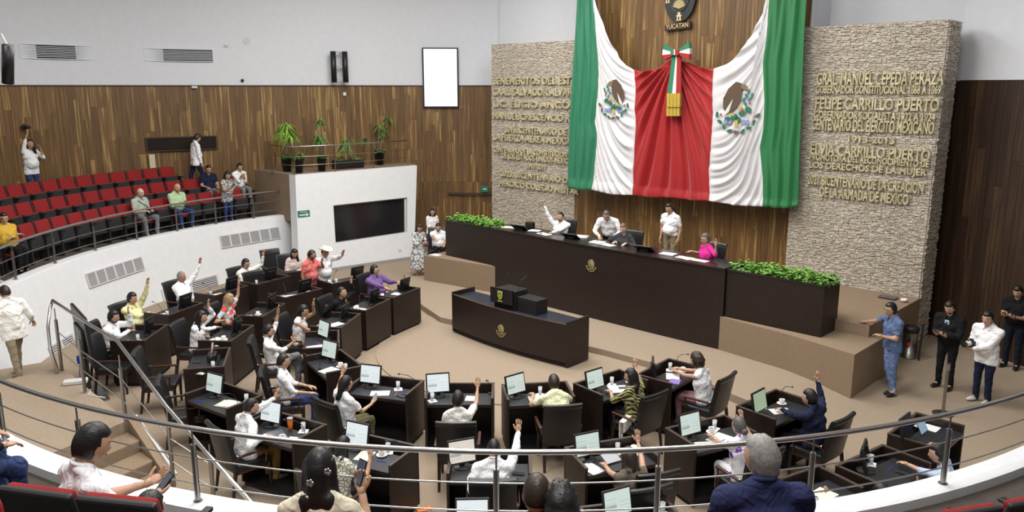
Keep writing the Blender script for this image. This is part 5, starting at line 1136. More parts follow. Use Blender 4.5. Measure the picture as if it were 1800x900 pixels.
# lectern desk
lo = Vector(ts(.22, -.45, .05)); e = empty('lectern_desk', tuple(lo), 0, 'long dark lectern desk in the centre of the floor with a gilt emblem', 'desk')
lp = [(-1.5 + 3.45 * i / 16, -.70 - .14 * math.sin(math.pi * i / 16)) for i in range(17)]
def lpr(z0, z1, ds, dt=0, d2=.04):
    a = [tuple(Vector(ts(t, s + ds)) - lo.xy) for t, s in lp]; b = [tuple(Vector(ts(t, s + ds + d2)) - lo.xy) for t, s in reversed(lp)]; return MB().prism(a + b, z0, z1)
lpr(.08, .87, 0).obj('front_panel', DESK, e); lpr(0, .08, .03).obj('plinth', DARK, e); lpr(.87, .885, -.01, 0, .06).obj('rim', DESKE, e)
a = [tuple(Vector(ts(t, s + .04)) - lo.xy) for t, s in lp]; MB().prism(a + [tuple(Vector(ts(1.93, -.06)) - lo.xy), tuple(Vector(ts(-1.48, -.06)) - lo.xy)], .80, .84).obj('desktop', mat('blue_black_top', (.022, .028, .042), .3), e)
for t in (-1.5, 1.91): tsbox(MB(), t, t + .05, -.70, -.02, .05, .985, lo).obj('side_panel', DESK, e, bevel=.004)
o2 = Vector(ts(.42, -.45, .89)); e = empty('speaker_podium', tuple(o2), 0, 'black tabletop podium with a green and gold crest on the lectern desk', 'podium')
m = MB(); m.prism([tuple(Vector(ts(t, s)) - o2.xy) for t, s in ((-.16, -.66), (.42, -.60), (.42, -.2), (-.16, -.2))], 0, .42); m.obj('body', BPLAST, e, bevel=.01)
m = MB(); m.prism([tuple(Vector(ts(t, s)) - o2.xy) for t, s in ((-.20, -.74), (.40, -.68), (.40, -.64), (-.20, -.70))], .12, .46); m.obj('front_board', BPLAST, e, bevel=.008)
tsbox(MB(), .42, .98, -.55, -.2, .89, 1.20, o2).obj('side_shelf', DARK, e, bevel=.01)
def onface(t, s, z, o): return ts(t, s, z) - o
def emblem_poly(m, poly, t, z, sc_, s, o, th=.012, mi=0):
    vs = [Vector(ts(t + x * sc_, s - d, z + y * sc_)) - Vector(o) for d in (0, th) for x, y in poly]; n = len(poly)
    m.add(vs, [tuple(range(n, 2 * n)), tuple(range(n - 1, -1, -1))] + [(i, (i + 1) % n, n + (i + 1) % n, n + i) for i in range(n)], mi)
def blob(cx, cy, rx, ry, rot=0, n=10):
    c, s_ = math.cos(rot), math.sin(rot); return [(cx + c * rx * math.cos(2 * math.pi * i / n) - s_ * ry * math.sin(2 * math.pi * i / n), cy + s_ * rx * math.cos(2 * math.pi * i / n) + c * ry * math.sin(2 * math.pi * i / n)) for i in range(n)]
def eagle_emblem(m, t, z, sc_, s, o, flip=1, cols=None, th=.012):
    """the national emblem: eagle on a cactus with a snake, oak and laurel half wreath below"""
    c = cols or dict(wing=0, wing2=0, leaf=0, snake=0, gold=0, blue=0, red=0, white=0)
    F = lambda P: [(x * flip, y) for x, y in P]
    E = lambda P, k, lv=1: emblem_poly(m, F(P), t, z, sc_, s - .002 * lv, o, th, c[k])
    E([(-.12, .92), (.12, .98), (.42, .72), (.62, .35), (.60, -.02), (.45, -.22), (.2, -.12), (.02, .05), (-.12, .3), (-.16, .6)], 'wing')
    E([(.2, .35), (.5, -.1), (.56, -.3), (.35, -.15)], 'white', 2)
    E(blob(-.24, .78, .15, .10, .4), 'wing2', 2); E([(-.38, .78), (-.50, .70), (-.36, .70)], 'gold', 3)
    for x, y, q in ((-.42, .62, .3), (-.34, .46, -.5), (-.24, .32, .6), (-.32, .16, -.5), (-.50, .34, .8), (-.58, .48, .2)): E(blob(x, y, .055, .10, q), 'snake', 2)
    E(blob(-.14, .02, .10, .07), 'gold', 3); E(blob(.22, -.24, .12, .05, .2), 'gold', 3)
    for x, y, rx, ry, q in ((-.45, -.05, .14, .11, .2), (-.20, -.18, .15, .10, -.3), (.10, -.32, .16, .12, 0), (.36, -.42, .16, .10, .2), (-.05, -.42, .14, .1, .2)): E(blob(x, y, rx, ry, q), 'leaf', 2)
    for x in (-.45, -.28, .3, .46): E(blob(x, -.50 - .02 * abs(x), .10, .09), 'blue', 2)
    E([(-.05, -.45), (.07, -.45), (.07, -.70), (-.05, -.70)], 'gold', 3)
    for i in range(9):
        a = R(200 + i * 17.5); E(blob(.92 * math.cos(a) * .98, .08 + .98 * math.sin(a), .12, .065, a + math.pi / 2 + .5 * (-1) ** i), 'leaf', 2)
    for x, y in ((-.5, .2), (-.2, -.05), (-.75, -.3), (.68, -.25), (.1, -.88), (-.12, -.9)): E(blob(x, y, .05, .05), 'red', 3)
EMB_COLS = [mat('emblem_brown', (.10, .065, .04), .7), mat('emblem_green', (.03, .14, .10), .7), mat('emblem_gold', (.50, .40, .07), .6), mat('emblem_blue', (.22, .30, .50), .7), mat('emblem_red', (.45, .07, .05), .7), mat('emblem_white', (.66, .66, .68), .7), mat('emblem_teal', (.04, .17, .16), .7), mat('emblem_grey_brown', (.19, .14, .10), .7)]
CD = dict(wing=0, wing2=7, leaf=1, snake=6, gold=2, blue=3, red=4, white=5)
for nm, t, z, sc_, s in (('bench', .31, 1.43, .155, 2.08), ('lectern', .24, .47, .145, -.842)):
    o = Vector(ts(t, s, z)); m = MB(); eagle_emblem(m, t, z, sc_, s, o, 1, th=.014); m.tube([Vector(ts(t + sc_ * .98 * math.cos(a), s - .008, z + sc_ * .1 + sc_ * .98 * math.sin(a))) - o for a in [R(190 + 16 * i) for i in range(11)]], .010, 6)
    q = m.obj('eagle_emblem', GOLD); q.location = o; tag(q, 'gilt eagle and snake emblem on the front of the ' + ('presidium bench' if nm == 'bench' else 'lectern desk'), 'emblem', 'gilt emblems')
o = Vector(ts(.10, -.735, 1.20)); m = MB(); emblem_poly(m, [(-.5, .7), (.5, .7), (.5, -.1), (.3, -.5), (0, -.65), (-.3, -.5), (-.5, -.1)], .10, 1.20, .14, -.735, o, .006, 0)
emblem_poly(m, blob(0, .1, .34, .42), .10, 1.20, .14, -.742, o, .004, 1); emblem_poly(m, [(0, .4), (.1, .1), (.22, -.1), (0, -.2), (-.2, -.1), (-.1, .1)], .10, 1.20, .14, -.747, o, .004, 0); emblem_poly(m, [(-.5, -.8), (.5, -.8), (.5, -.95), (-.5, -.95)], .10, 1.20, .14, -.735, o, .006, 0)
q = m.obj('crest', [mat('crest_yellow_green', (.50, .55, .10), .5), mat('crest_dark_green', (.03, .12, .03), .5)]); q.location = o; tag(q, 'yellow and green crest on the front of the black podium', 'emblem')
for t, rot in ((-.05, .6), (.35, 0)):
    p = ts(t, -.42); o = empty('gooseneck_microphone', (p[0], p[1], 1.31), rot, 'thin black gooseneck microphone on the %s of the podium' % ('left' if t < 0 else 'right'), 'microphone', 'podium microphones')
    MB().tube([(0, 0, 0), (0, 0, .12), (.05, .03, .2), (.14, .10, .26)], .004, 6).obj('gooseneck', BPLAST, o); MB().ell((.155, .11, .268), (.02, .014, .012), 8, 6).obj('windscreen', BPLAST, o)
# things on the bench
zt = 1.905
for t, s, lab, rot in ((-2.35, 2.5, 'the bearded man raising his arm', 200), (-.62, 2.5, 'the woman in the charcoal blazer', 200), (1.55, 2.5, 'the woman in the magenta jacket', 200)):
    p = ts(t, s); e = empty('monitor', (p[0], p[1], zt), AZT + R(180 + 8), 'low black monitor tilted back on the bench left of ' + lab, 'monitor', 'bench monitors'); tl = Matrix.Rotation(R(-58), 3, 'X')
    MB().box(tl @ Vector((0, .0, .14)), (.44, .03, .28), M=tl).obj('bezel', BPLAST, e, bevel=.005); MB().box((0, .05, .03), (.2, .16, .05)).obj('base', BPLAST, e)
for t, lab in ((-1.55, 'the bearded man'), (.25, 'the woman in the charcoal blazer'), (1.9, 'the woman in the magenta jacket')):
    p = ts(t, 2.36); o = empty('gooseneck_microphone', (p[0], p[1], zt), AZT + 2.3, 'gooseneck microphone on the bench before ' + lab, 'microphone', 'bench microphones')
    MB().lathe([(.03, 0), (.03, .018)], (0, 0, 0), 12).obj('base', BPLAST, o); MB().tube([(0, 0, .01), (0, 0, .12), (.05, 0, .2), (.16, 0, .27)], .006, 6).obj('gooseneck', BPLAST, o); MB().ell((.175, 0, .275), (.022, .014, .014), 8, 6).obj('windscreen', BPLAST, o)
def sheet(t, s, rot, w_, h_, n, lab, mt=None, zz=None, nm='paper_stack'):
    p = ts(t, s); m = MB(); rnd = random.Random(int(t * 50))
    for i in range(n): m.box((rnd.uniform(-.012, .012) * (n > 1), rnd.uniform(-.012, .012) * (n > 1), .003 + .006 * i), (w_, h_, .005), az=rnd.uniform(-.15, .15) * (n > 1))
    o = m.obj(nm, mt or PAPER); o.location = (p[0], p[1], (zt if zz is None else zz) + .001); o.rotation_euler = (0, 0, AZT + R(rot)); tag(o, lab, 'paper')
sheet(-2.75, 2.5, 10, .45, .25, 2, 'cream folded cloth bag at the left end of the bench', PAPERC); sheet(-1.95, 2.55, 20, .30, .24, 4, 'pale blue stack of papers before the bearded man', mat('bluish_paper', (.62, .63, .74), .8)); sheet(-1.5, 2.42, -10, .4, .22, 1, 'loose white sheet right of the bearded man'); sheet(-.55, 2.75, 15, .30, .26, 5, 'stack of white papers under the bending man')
sheet(.18, 2.45, 5, .32, .26, 5, 'stack of white papers before the woman in charcoal'); sheet(.52, 2.42, -10, .36, .22, 1, 'loose white sheet right of the woman in charcoal'); sheet(2.12, 2.5, 15, .34, .24, 3, 'white papers before the woman in magenta'); sheet(2.62, 2.42, -5, .38, .22, 2, 'white sheets right of the woman in magenta'); sheet(3.0, 2.4, 5, .34, .2, 2, 'cream envelope near the right end of the bench', PAPERC)
sheet(-5.25, 2.0, 10, .3, .22, 2, 'white sheets on the carpeted block at the left', None, .87); 
p = ts(5.95, 5.2); o = MB().box((0, 0, .008), (.36, .26, .012)).obj('laptop', mat('space_grey_aluminium', (.17, .17, .21), .35, .6)); o.location = (p[0], p[1], ZP + .02); o.rotation_euler = (0, 0, AZT); tag(o, 'closed grey laptop on the carpeted platform at the right', 'laptop')
p = ts(6.3, 5.1); o = MB().lathe([(.06, 0), (.07, .05), (.065, .05), (.055, .01)], (0, 0, 0), 16).obj('plastic_bowl', CERAM, smooth=True); o.location = (p[0], p[1], ZP + .02); tag(o, 'small white bowl on the carpeted platform beside the laptop', 'bowl')
p = ts(-2.3, 2.75); o = MB().box((0, 0, .09), (.24, .16, .18)).obj('handbag', LEATHER, bevel=.03); o.location = (p[0], p[1], zt); o.rotation_euler = (0, 0, AZT); tag(o, 'black leather bag on the bench beside the bearded man', 'bag')
# bin
b = at(1597, 628, 0); e = empty('waste_bin', tuple(b), 0, 'round steel waste bin with a dark flap beside the platform', 'bin')
MB().lathe([(.15, 0), (.15, .03), (.145, .03), (.145, .55), (.15, .56)], (0, 0, 0), 24).obj('body', STEELD, e, True); MB().lathe([(.152, .56), (.152, .66), (.13, .68), (.0, .68)], (0, 0, 0), 24).obj('lid', BLACKM, e, True); MB().ell((-.09, -.115, .36), (.05, .02, .11), 12, 8).obj('opening', DARK, e); MB().ell((-.095, -.122, .33), (.035, .018, .06), 12, 8).obj('red_label', REDP, e)
# ------------------------------------------------------------------ the flag drape
FS = 5.42
def px_(u, v): return Vector(on_s(u, v, FS))
def resample(P, n):
    L = [0]
    for a, b in zip(P[:-1], P[1:]): L.append(L[-1] + (b - a).length)
    out = []
    for i in range(n + 1):
        s = L[-1] * i / n
        for j in range(len(P) - 1):
            if s <= L[j + 1] + 1e-9: k = (s - L[j]) / max(1e-9, L[j + 1] - L[j]); out.append(P[j].lerp(P[j + 1], k)); break
    return out
TOP = 9.35
lE = [px_(1005, 330), px_(1009, 200), px_(1016, 0), Vector((-3.12, TOP))]
GWl = [px_(1046, 333), px_(1054, 240), px_(1050, 215), px_(1056, 150), px_(1056, 110), px_(1051, 50), px_(1048, 0), Vector((-2.62, TOP))]
WRl = [px_(1118, 342), px_(1117, 300), px_(1122, 220), px_(1120, 190), px_(1122, 160), px_(1119, 123)]
RWr = [px_(1252, 352), px_(1250, 300), px_(1254, 250), px_(1257, 200), px_(1256, 160), px_(1258, 121)]
WGr = [px_(1346, 362), px_(1345, 310), px_(1340, 260), px_(1346, 225), px_(1348, 180), px_(1345, 110), px_(1352, 60), px_(1356, 0), Vector((2.98, TOP))]
rE = [px_(1405, 362), px_(1413, 200), px_(1423, 0), Vector((3.62, TOP))]
tL = [Vector((-2.62, TOP)), Vector((-2.56, 8.6)), px_(1050, 0), px_(1057, 24), px_(1073, 66), px_(1090, 98), px_(1105, 115), px_(1119, 123)]
tM = [px_(1119, 123), px_(1137, 127), px_(1159, 120), px_(1181, 105), px_(1190, 101), px_(1200, 105), px_(1232, 118), px_(1258, 121)]
tR = [px_(1258, 121), px_(1281, 113), px_(1305, 92), px_(1325, 61), px_(1342, 29), px_(1356, 0), Vector((2.8, 8.6)), Vector((2.98, TOP))]
B1_ = [px_(1005, 330), px_(1025, 334), px_(1046, 333)]; B2_ = [px_(1046, 333), px_(1080, 341), px_(1118, 342)]; B3_ = [px_(1118, 342), px_(1150, 346), px_(1185, 346), px_(1220, 351), px_(1252, 352)]; B4_ = [px_(1252, 352), px_(1300, 360), px_(1346, 362)]; B5_ = [px_(1346, 362), px_(1380, 365), px_(1405, 362)]
FG = mat('flag_green_cloth', (.012, .17, .085), .6, sheen=.2, c2=(.02, .20, .10), vscale=.5); FW = mat('flag_white_cloth', (.68, .68, .70), .6, sheen=.2); FR_ = mat('flag_red_cloth', (.36, .005, .008), .62, sheen=.2)
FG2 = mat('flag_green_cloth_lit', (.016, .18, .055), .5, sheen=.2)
m = MB(); cen = px_(1190, 100)
def tri(x): return math.asin(math.sin(x)) * .64
def patch(Lc, Rc, Bc, Tc, nu, nv, kind, mi):
    Lc, Rc = resample(Lc, nv), resample(Rc, nv); Bc, Tc = resample(Bc, nu), resample(Tc, nu); vs = []
    for j in range(nv + 1):
        v = j / nv
        for i in range(nu + 1):
            u = i / nu
            p = Lc[j] * (1 - u) + Rc[j] * u + Bc[i] * (1 - v) + Tc[i] * v - (Lc[0] * (1 - u) * (1 - v) + Rc[0] * u * (1 - v) + Lc[-1] * (1 - u) * v + Rc[-1] * u * v)
            t, z = p; eg = min(1, 7 * u, 7 * (1 - u)); eg = eg * eg * (3 - 2 * eg); low = min(1, (z - 2.6) / .35)
            if kind == 'g': d = (.075 * tri(u * 17 + z * .5) + .03 * math.sin(u * 39 - z)) * (.15 + .85 * (eg if t * (t - .2) > 0 and abs(t - .2) < 2.9 else 1))
            elif kind in ('wl', 'wr'):
                sg = u if kind == 'wl' else 1 - u; ph = z - 1.9 * max(0, 1 - sg) ** 2.1 + .25 * sg * sg
                cz, ct = (5.2, -1.65) if kind == 'wl' else (5.0, 2.03); near_ = math.exp(-(((t - ct) / .55) ** 2 + ((z - cz) / .6) ** 2))
                ph2 = ph + .14 * math.sin(z * 1.7 + u * 3); d = (.052 * tri(ph2 * 14) + .026 * math.sin(ph2 * 27 + 2 * u)) * (.12 + .88 * eg) * (1 - .8 * near_) * (1 - .75 * max(0, min(1, (z - 6.2) / 1.2)))
                pass
            else:
                a = math.atan2(t - cen.x, max(.05, cen.y - z)); rr = math.hypot(t - cen.x, cen.y - z)
                # folds fan out from the bow; towards the sides they sag
                ph = a * 30 + .5 * math.sin(rr * 1.7) + 1.2 * a * rr; d = (.085 * tri(ph) + .035 * math.sin(ph * 1.9 + 1)) * min(1, rr / .7) * (.12 + .88 * eg)
            d = d * (.35 + .65 * low) + .05
            if z < 2.95: d += .05 * math.sin((2.95 - z) * 7)
            vs.append(ts(t, FS - .06 - d, z))
    m.add(vs, [(j * (nu + 1) + i, j * (nu + 1) + i + 1, (j + 1) * (nu + 1) + i + 1, (j + 1) * (nu + 1) + i) for j in range(nv) for i in range(nu)], mi)
S1 = [Vector((-3.12, TOP)), Vector((-2.62, TOP))]; S5 = [Vector((2.98, TOP)), Vector((3.62, TOP))]
patch(lE, GWl, B1_, S1, 24, 100, 'g', 0); patch(GWl, WRl, B2_, tL, 44, 150, 'wl', 1); patch(WRl, RWr, B3_, tM, 90, 110, 'r', 2); patch(RWr, WGr, B4_, tR, 50, 150, 'wr', 1); patch(WGr, rE, B5_, S5, 26, 100, 'g', 3)
of = ts(.2, FS, 2.7); flag = m.obj('flag', [FG, FW, FR_, FG2], smooth=True); so = flag.modifiers.new('solid', 'SOLIDIFY'); so.thickness = .012
flag.data.transform(Matrix.Translation(-of)); flag.location = of
tag(flag, 'huge draped green, white and red national flag hanging over the wooden wall', 'flag')
for (u, v), sc_, fl in (((1085, 175), .55, 1), ((1302, 190), .63, -1)):
    t, z = px_(u, v); m = MB(); eagle_emblem(m, t, z, sc_, FS - .155, of, fl, CD, .004); q = m.obj('coat_of_arms', EMB_COLS, flag); q['label'] = 'printed eagle coat of arms on the white band'
# bow of three colours with hanging ribbons and a gold fringe
BS = FS - .30; ob = ts(.23, BS, 6.3)
def bpoly(m, pts, th, mi=0, ds=0.0):
    vs = []; n = len(pts)
    for d in (0, th): vs += [ts(*on_s(u, v, BS)[:1], BS - d - ds, on_s(u, v, BS)[1]) - ob for u, v in pts]
    m.add(vs, [tuple(range(n - 1, -1, -1)), tuple(range(n, 2 * n))] + [(i, (i + 1) % n, n + (i + 1) % n, n + i) for i in range(n)], mi)
bw = empty('ribbon_bow', tuple(ob), 0, 'green, white and red ribbon bow with gold fringe over the flag', 'bow')
for lab, pa, pb in (('loop', [(1187, 90), (1172, 77), (1169, 87), (1185, 91)], [(1200, 88), (1215, 74), (1216, 85), (1199, 92)]),):
    pass
m = MB(); bpoly(m, [(1188, 94), (1184, 88), (1172, 77), (1169, 87), (1184, 91)], .10, 0); bpoly(m, [(1188, 94), (1184, 91), (1169, 87), (1168, 97), (1183, 95)], .10, 1); bpoly(m, [(1188, 94), (1183, 95), (1168, 97), (1172, 106), (1184, 99)], .10, 2); m.obj('loop', [FG, FW, FR_], bw)
m = MB(); bpoly(m, [(1192, 94), (1199, 86), (1215, 74), (1216, 85), (1200, 90)], .10, 0); bpoly(m, [(1192, 94), (1200, 90), (1216, 85), (1216, 95), (1200, 93)], .10, 1); bpoly(m, [(1192, 94), (1200, 93), (1216, 95), (1215, 105), (1199, 98)], .10, 2); m.obj('loop', [FG, FW, FR_], bw)
m = MB(); bpoly(m, [(1184, 88), (1190, 87), (1190, 97), (1184, 97)], .14, 0); bpoly(m, [(1190, 87), (1192, 87), (1192, 97), (1190, 97)], .14, 1); bpoly(m, [(1192, 87), (1198, 88), (1198, 97), (1192, 97)], .14, 2); m.obj('knot', [FG, FW, FR_], bw)
m = MB(); bpoly(m, [(1184, 96), (1190, 96), (1183, 164), (1175, 164)], .05, 0); bpoly(m, [(1190, 96), (1192, 96), (1190, 165), (1183, 164)], .045, 1); bpoly(m, [(1192, 96), (1198, 97), (1199, 165), (1190, 165)], .05, 2); m.obj('ribbon_tails', [FG, FW, FR_], bw)
m = MB(); GF = mat('gold_fringe', (.50, .36, .045), .6, bump=.8, bscale=60)
for i in range(8):
    a, b = 1175.3 + 23.5 * i / 8, 1175.3 + 23.5 * (i + 1) / 8 - .25; bpoly(m, [(a, 164), (b, 164), (b - .5, 188), (a - .5, 188)], .07 + .01 * (i % 2), 0, .01); bpoly(m, [(a - 2, 187), (b - 2, 187), (b - 2.3, 204), (a - 2.3, 204)], .05 + .01 * (i % 2), 0)
m.obj('fringe', GF, bw)
# state seal on the boards
SS = 5.93; os_ = ts(-.03, SS, 7.8); se = empty('state_seal', tuple(os_), 0, 'round black seal with gilt towers, agave and name plaque on the boards', 'seal')
m = MB(); emblem_poly(m, blob(0, 0, .46, .64, 0, 40), -.03, 7.8, 1, SS, os_, .07, 0); m.obj('disc', BLACKM, se)
m = MB(); P_ = [ts(-.03 + .30 * math.cos(a), SS - .075, 7.84 + .44 * math.sin(a)) - os_ for a in [2 * math.pi * i / 40 for i in range(41)]]; m.tube(P_, .012, 6); m.obj('inner_ring', mat('dark_bronze', (.05, .05, .05), .35, .6), se)
def tower(cx, cz, k, rot=0):
    m = MB(); c, s_ = math.cos(rot), math.sin(rot)
    for q in ([(-.06, -.09), (.06, -.09), (.045, 0), (.07, 0), (.07, .03), (-.07, .03), (-.07, 0), (-.045, 0)], [(-.035, .03), (.035, .03), (.035, .09), (-.035, .09)]): emblem_poly(m, [((c * x - s_ * y) * k, (s_ * x + c * y) * k) for x, y in q], cx, cz, 1, SS - .072, os_, .02, 0)
    emblem_poly(m, [((c * x - s_ * y) * k, (s_ * x + c * y) * k) for x, y in [(-.015, -.07), (.015, -.07), (.015, -.02), (0, 0), (-.015, -.02)]], cx, cz, 1, SS - .095, os_, .004, 1); m.obj('tower', [GOLDP, BLACKM], se)
tower(-.38, 7.74, 1); tower(.33, 7.80, 1); tower(-.02, 7.30, 1.15); tower(-.03, 8.3, 1)
m = MB()
for i in range(11):
    a = R(15 + 15 * i); emblem_poly(m, [(0, -.03), (.17 * math.cos(a) - .012 * math.sin(a), .17 * math.sin(a) + .012 * math.cos(a)), (.2 * math.cos(a), .22 * math.sin(a)), (.17 * math.cos(a) + .012 * math.sin(a), .17 * math.sin(a) - .012 * math.cos(a))], -.03, 7.52, 1, SS - .075, os_, .015, 0)
m.obj('agave', GOLDP, se)
m = MB(); emblem_poly(m, [(-.22, .02), (-.1, .12), (.1, .14), (.2, .3), (.26, .24), (.18, .06), (.26, -.16), (.2, -.17), (.1, -.0), (-.1, -.02), (-.14, -.08), (-.2, -.08), (-.16, .0)], -.03, 7.92, 1, SS - .075, os_, .015, 0); m.obj('leaping_deer', GOLDP, se)
m = MB(); z0_, z1_ = on_s(1171, 50, SS)[1], on_s(1216, 42, SS)[1]; ta, tb = on_s(1171, 47, SS)[0], on_s(1216, 44, SS)[0]
m.add([ts(ta, SS - d, z) - os_ for d in (0, .06) for z in (6.96, 7.12)] + [ts(tb, SS - d, z) - os_ for d in (0, .06) for z in (7.0, 7.17)], [(0, 1, 3, 2), (4, 6, 7, 5), (2, 3, 7, 6), (0, 4, 5, 1), (1, 5, 7, 3), (0, 2, 6, 4)]); m.obj('plaque', mat('dark_wood_plaque', (.03, .014, .009), .4), se)
o = text_mesh('plaque_lettering', 'YUCATAN', .165, .006, GOLDP); o.scale.x = (tb - ta - .1) / max(v.co.x for v in o.data.vertices)
o.parent = se; o.location = ts(ta + .04, SS - .068, 7.0) - os_; o.rotation_euler = (math.pi / 2, R(-2.8), AZT)
# ------------------------------------------------------------------ things on the walls
PH = [p for p in WPS]
def wrect(u0, v0, u1, v1, path=PH):
    a, n = on_path(path, (u0 + u1) / 2, (v0 + v1) / 2); n3 = Vector((n.x, n.y, 0)); x = Vector((0, 0, 1)).cross(n3).normalized() * -1
    def pl(u, v): d = ray(u, v); k = (a - EYE).dot(n3) / d.dot(n3); return EYE + d * k
    x = -x if x.dot(Vector((1, 0, 0))) < 0 else x
    A, B = pl(u0, (v0 + v1) / 2), pl(u1, (v0 + v1) / 2); wd = abs((B - A).dot(x)); c = (A + B) / 2; zt_, zb = pl((u0 + u1) / 2, v0).z, pl((u0 + u1) / 2, v1).z
    return Vector((c.x, c.y, (zt_ + zb) / 2)), n3, math.atan2(x.y, x.x), wd, zt_ - zb
def wthing(name, lab, cat, u0, v0, u1, v1, off=.05, group=None):
    c, n, az, w_, h_ = wrect(u0, v0, u1, v1); e = empty(name, tuple(c + n * off), az, lab, cat, group)   # local x along the wall, local -y out of it
    return e, w_, h_
e, w_, h_ = wthing('wall_display', 'tall white-glowing display screen on the left of the stone wall', 'screen', 743, 84, 806, 189, .16)
MB().box((0, .02, 0), (w_, .07, h_)).obj('bezel', mat('dark_blue_black_bezel', (.012, .010, .03), .35), e, bevel=.008); MB().box((0, -.018, 0), (w_ * .915, .006, h_ * .955)).obj('display', WHITESCR, e); MB().box((0, .09, 0), (w_ * .4, .10, h_ * .4)).obj('bracket', BPLAST, e)
def vent(name, lab, u0, v0, u1, v1, n, off=.07, fr=WHITE, ex=.02, mt=DARK):
    e, w_, h_ = wthing(name, lab, 'vent', u0, v0, u1, v1, off, None)
    MB().box((0, .03, 0), (w_, .01, h_)).obj('dark_backing', mt, e)
    for sx in (-1, 1): MB().box((sx * (w_ / 2 + ex / 2), 0, 0), (ex, .05, h_ + 2 * ex)).obj('frame', fr, e)
    for sz in (-1, 1): MB().box((0, 0, sz * (h_ / 2 + ex / 2)), (w_, .05, ex)).obj('frame', fr, e)
    for i in range(1, n):
        q = MB().box((0, 0, -h_ / 2 + h_ * i / n), (w_, .02, h_ / n * .36)).obj('slat', fr, e)
    return e
vent('air_vent', 'long slotted white air vent at the upper left', 33, 80, 168, 103, 8)
vent('air_vent', 'shorter slotted white air vent on the upper wall, right of the longer one', 254, 87, 373, 107, 8)
vent('air_grille', 'wide dark brown louvred grille in the boarded wall', 258, 242, 378, 262, 10, .12, mat('dark_brown_metal', (.035, .02, .013), .5), .04)
e, w_, h_ = wthing('door_frame_post', 'pale painted post with rust marks below the dark grille', 'post', 262, 271, 272, 323, .10); MB().box((0, 0, 0), (w_, .08, h_)).obj('post', mat('pale_rust_marked_paint', (.55, .50, .33), .7, c2=(.62, .58, .42), vscale=5), e)
e, w_, h_ = wthing('line_speaker', 'pair of slim black column speakers on a grey bracket', 'speaker', 578, 91, 608, 145, .3)
for sx in (-1, 1): MB().tube([(sx * (w_ / 2 - .09), 0, -h_ / 2), (sx * (w_ / 2 - .09), 0, h_ / 2)], .09, 12).obj('speaker_column', BPLAST, e, True); 
for z in (.48, .02, -.40): MB().box((0, .04, z * h_), (w_ - .14, .05, .045)).obj('bracket', mat('grey_bracket', (.42, .42, .42), .4), e)
for sx in (-1, 1): MB().box((sx * .09, .2, .45 * h_), (.03, .22, .03)).obj('wall_arm', mat('grey_bracket', (.42, .42, .42), .4), e)
# speaker hanging at the left edge: stands off the wall
p = at(14, 112, 6.2) if False else EYE + ray(14, 113) * 9.0
e = empty('line_speaker', tuple(p), R(-35), 'black column speaker tilted on a white bracket at the far left edge', 'speaker'); M_ = Matrix.Rotation(R(-17), 3, 'Y') @ Matrix.Rotation(0, 3, 'Z')
a = Vector((.06, 0, .21)); b = Vector((-.06, 0, -.21)); MB().tube([a, b], .062, 14).obj('speaker_column', BPLAST, e, True); MB().box((-.17, .05, .12), (.22, .04, .03)).obj('bracket', WHITE, e); MB().box((-.21, .05, -.02), (.10, .05, .22)).obj('bracket_plate', WHITE, e); MB().tube([(-.3, .1, .34), (-.02, .03, .20)], .012, 6).obj('brace', mat('grey_bracket', (.42, .42, .42), .4), e)
e, w_, h_ = wthing('smoke_detector', 'small round white alarm disc on the upper white wall', 'detector', 429, 68, 437, 76, .05); MB().tube([(0, 0, 0), (0, .05, 0)], .10, 18).obj('disc', mat('off_white_plastic', (.6, .6, .58), .5), e)
e, w_, h_ = wthing('socket_box', 'small white box on the upper wall left of the alarm disc', 'socket', 394, 78, 401, 82, .05); MB().box((0, 0, 0), (w_, .06, h_)).obj('box', mat('off_white_plastic', (.6, .6, .58), .5), e)
e, w_, h_ = wthing('dome_camera', 'tiny black dome camera on the white wall near the boards', 'camera', 423, 139, 428, 144, .07); MB().ell((0, 0, 0), (.05, .05, .05), 12, 8).obj('dome', BPLAST, e, True)
e, w_, h_ = wthing('wall_switch', 'small white plate on the boards under the column speakers', 'switch', 602, 162, 607, 168, .10); MB().box((0, 0, 0), (w_, .03, h_)).obj('plate', WHITE, e)
e, w_, h_ = wthing('wall_tab', 'small cream tab at the top edge of the boards', 'fitting', 336, 151, 346, 155, .12); MB().box((0, 0, 0), (w_, .04, h_)).obj('tab', mat('off_white_plastic', (.6, .6, .58), .5), e)
e, w_, h_ = wthing('wall_handrail', 'dark wooden handrail on the boards left of the stone wall', 'handrail', 797, 337, 860, 342, .16); MB().box((0, 0, 0), (w_ + .3, .05, .06)).obj('rail', mat('dark_trim', (.05, .03, .02), .6), e); [MB().box((q * w_ * .35, .06, -.02), (.03, .09, .03)).obj('bracket', STEELD, e) for q in (-1, 1)]
GSG = mat('green_sign', (.015, .20, .13), .5)
e, w_, h_ = wthing('exit_sign', 'small green sign on the boards beside the stone wall', 'sign', 847, 326, 860, 337, .12); MB().box((0, 0, 0), (w_, .02, h_)).obj('plate', GSG, e); MB().box((0, -.012, -.0), (w_ * .5, .004, h_ * .22)).obj('arrow_bar', WHITE, e)
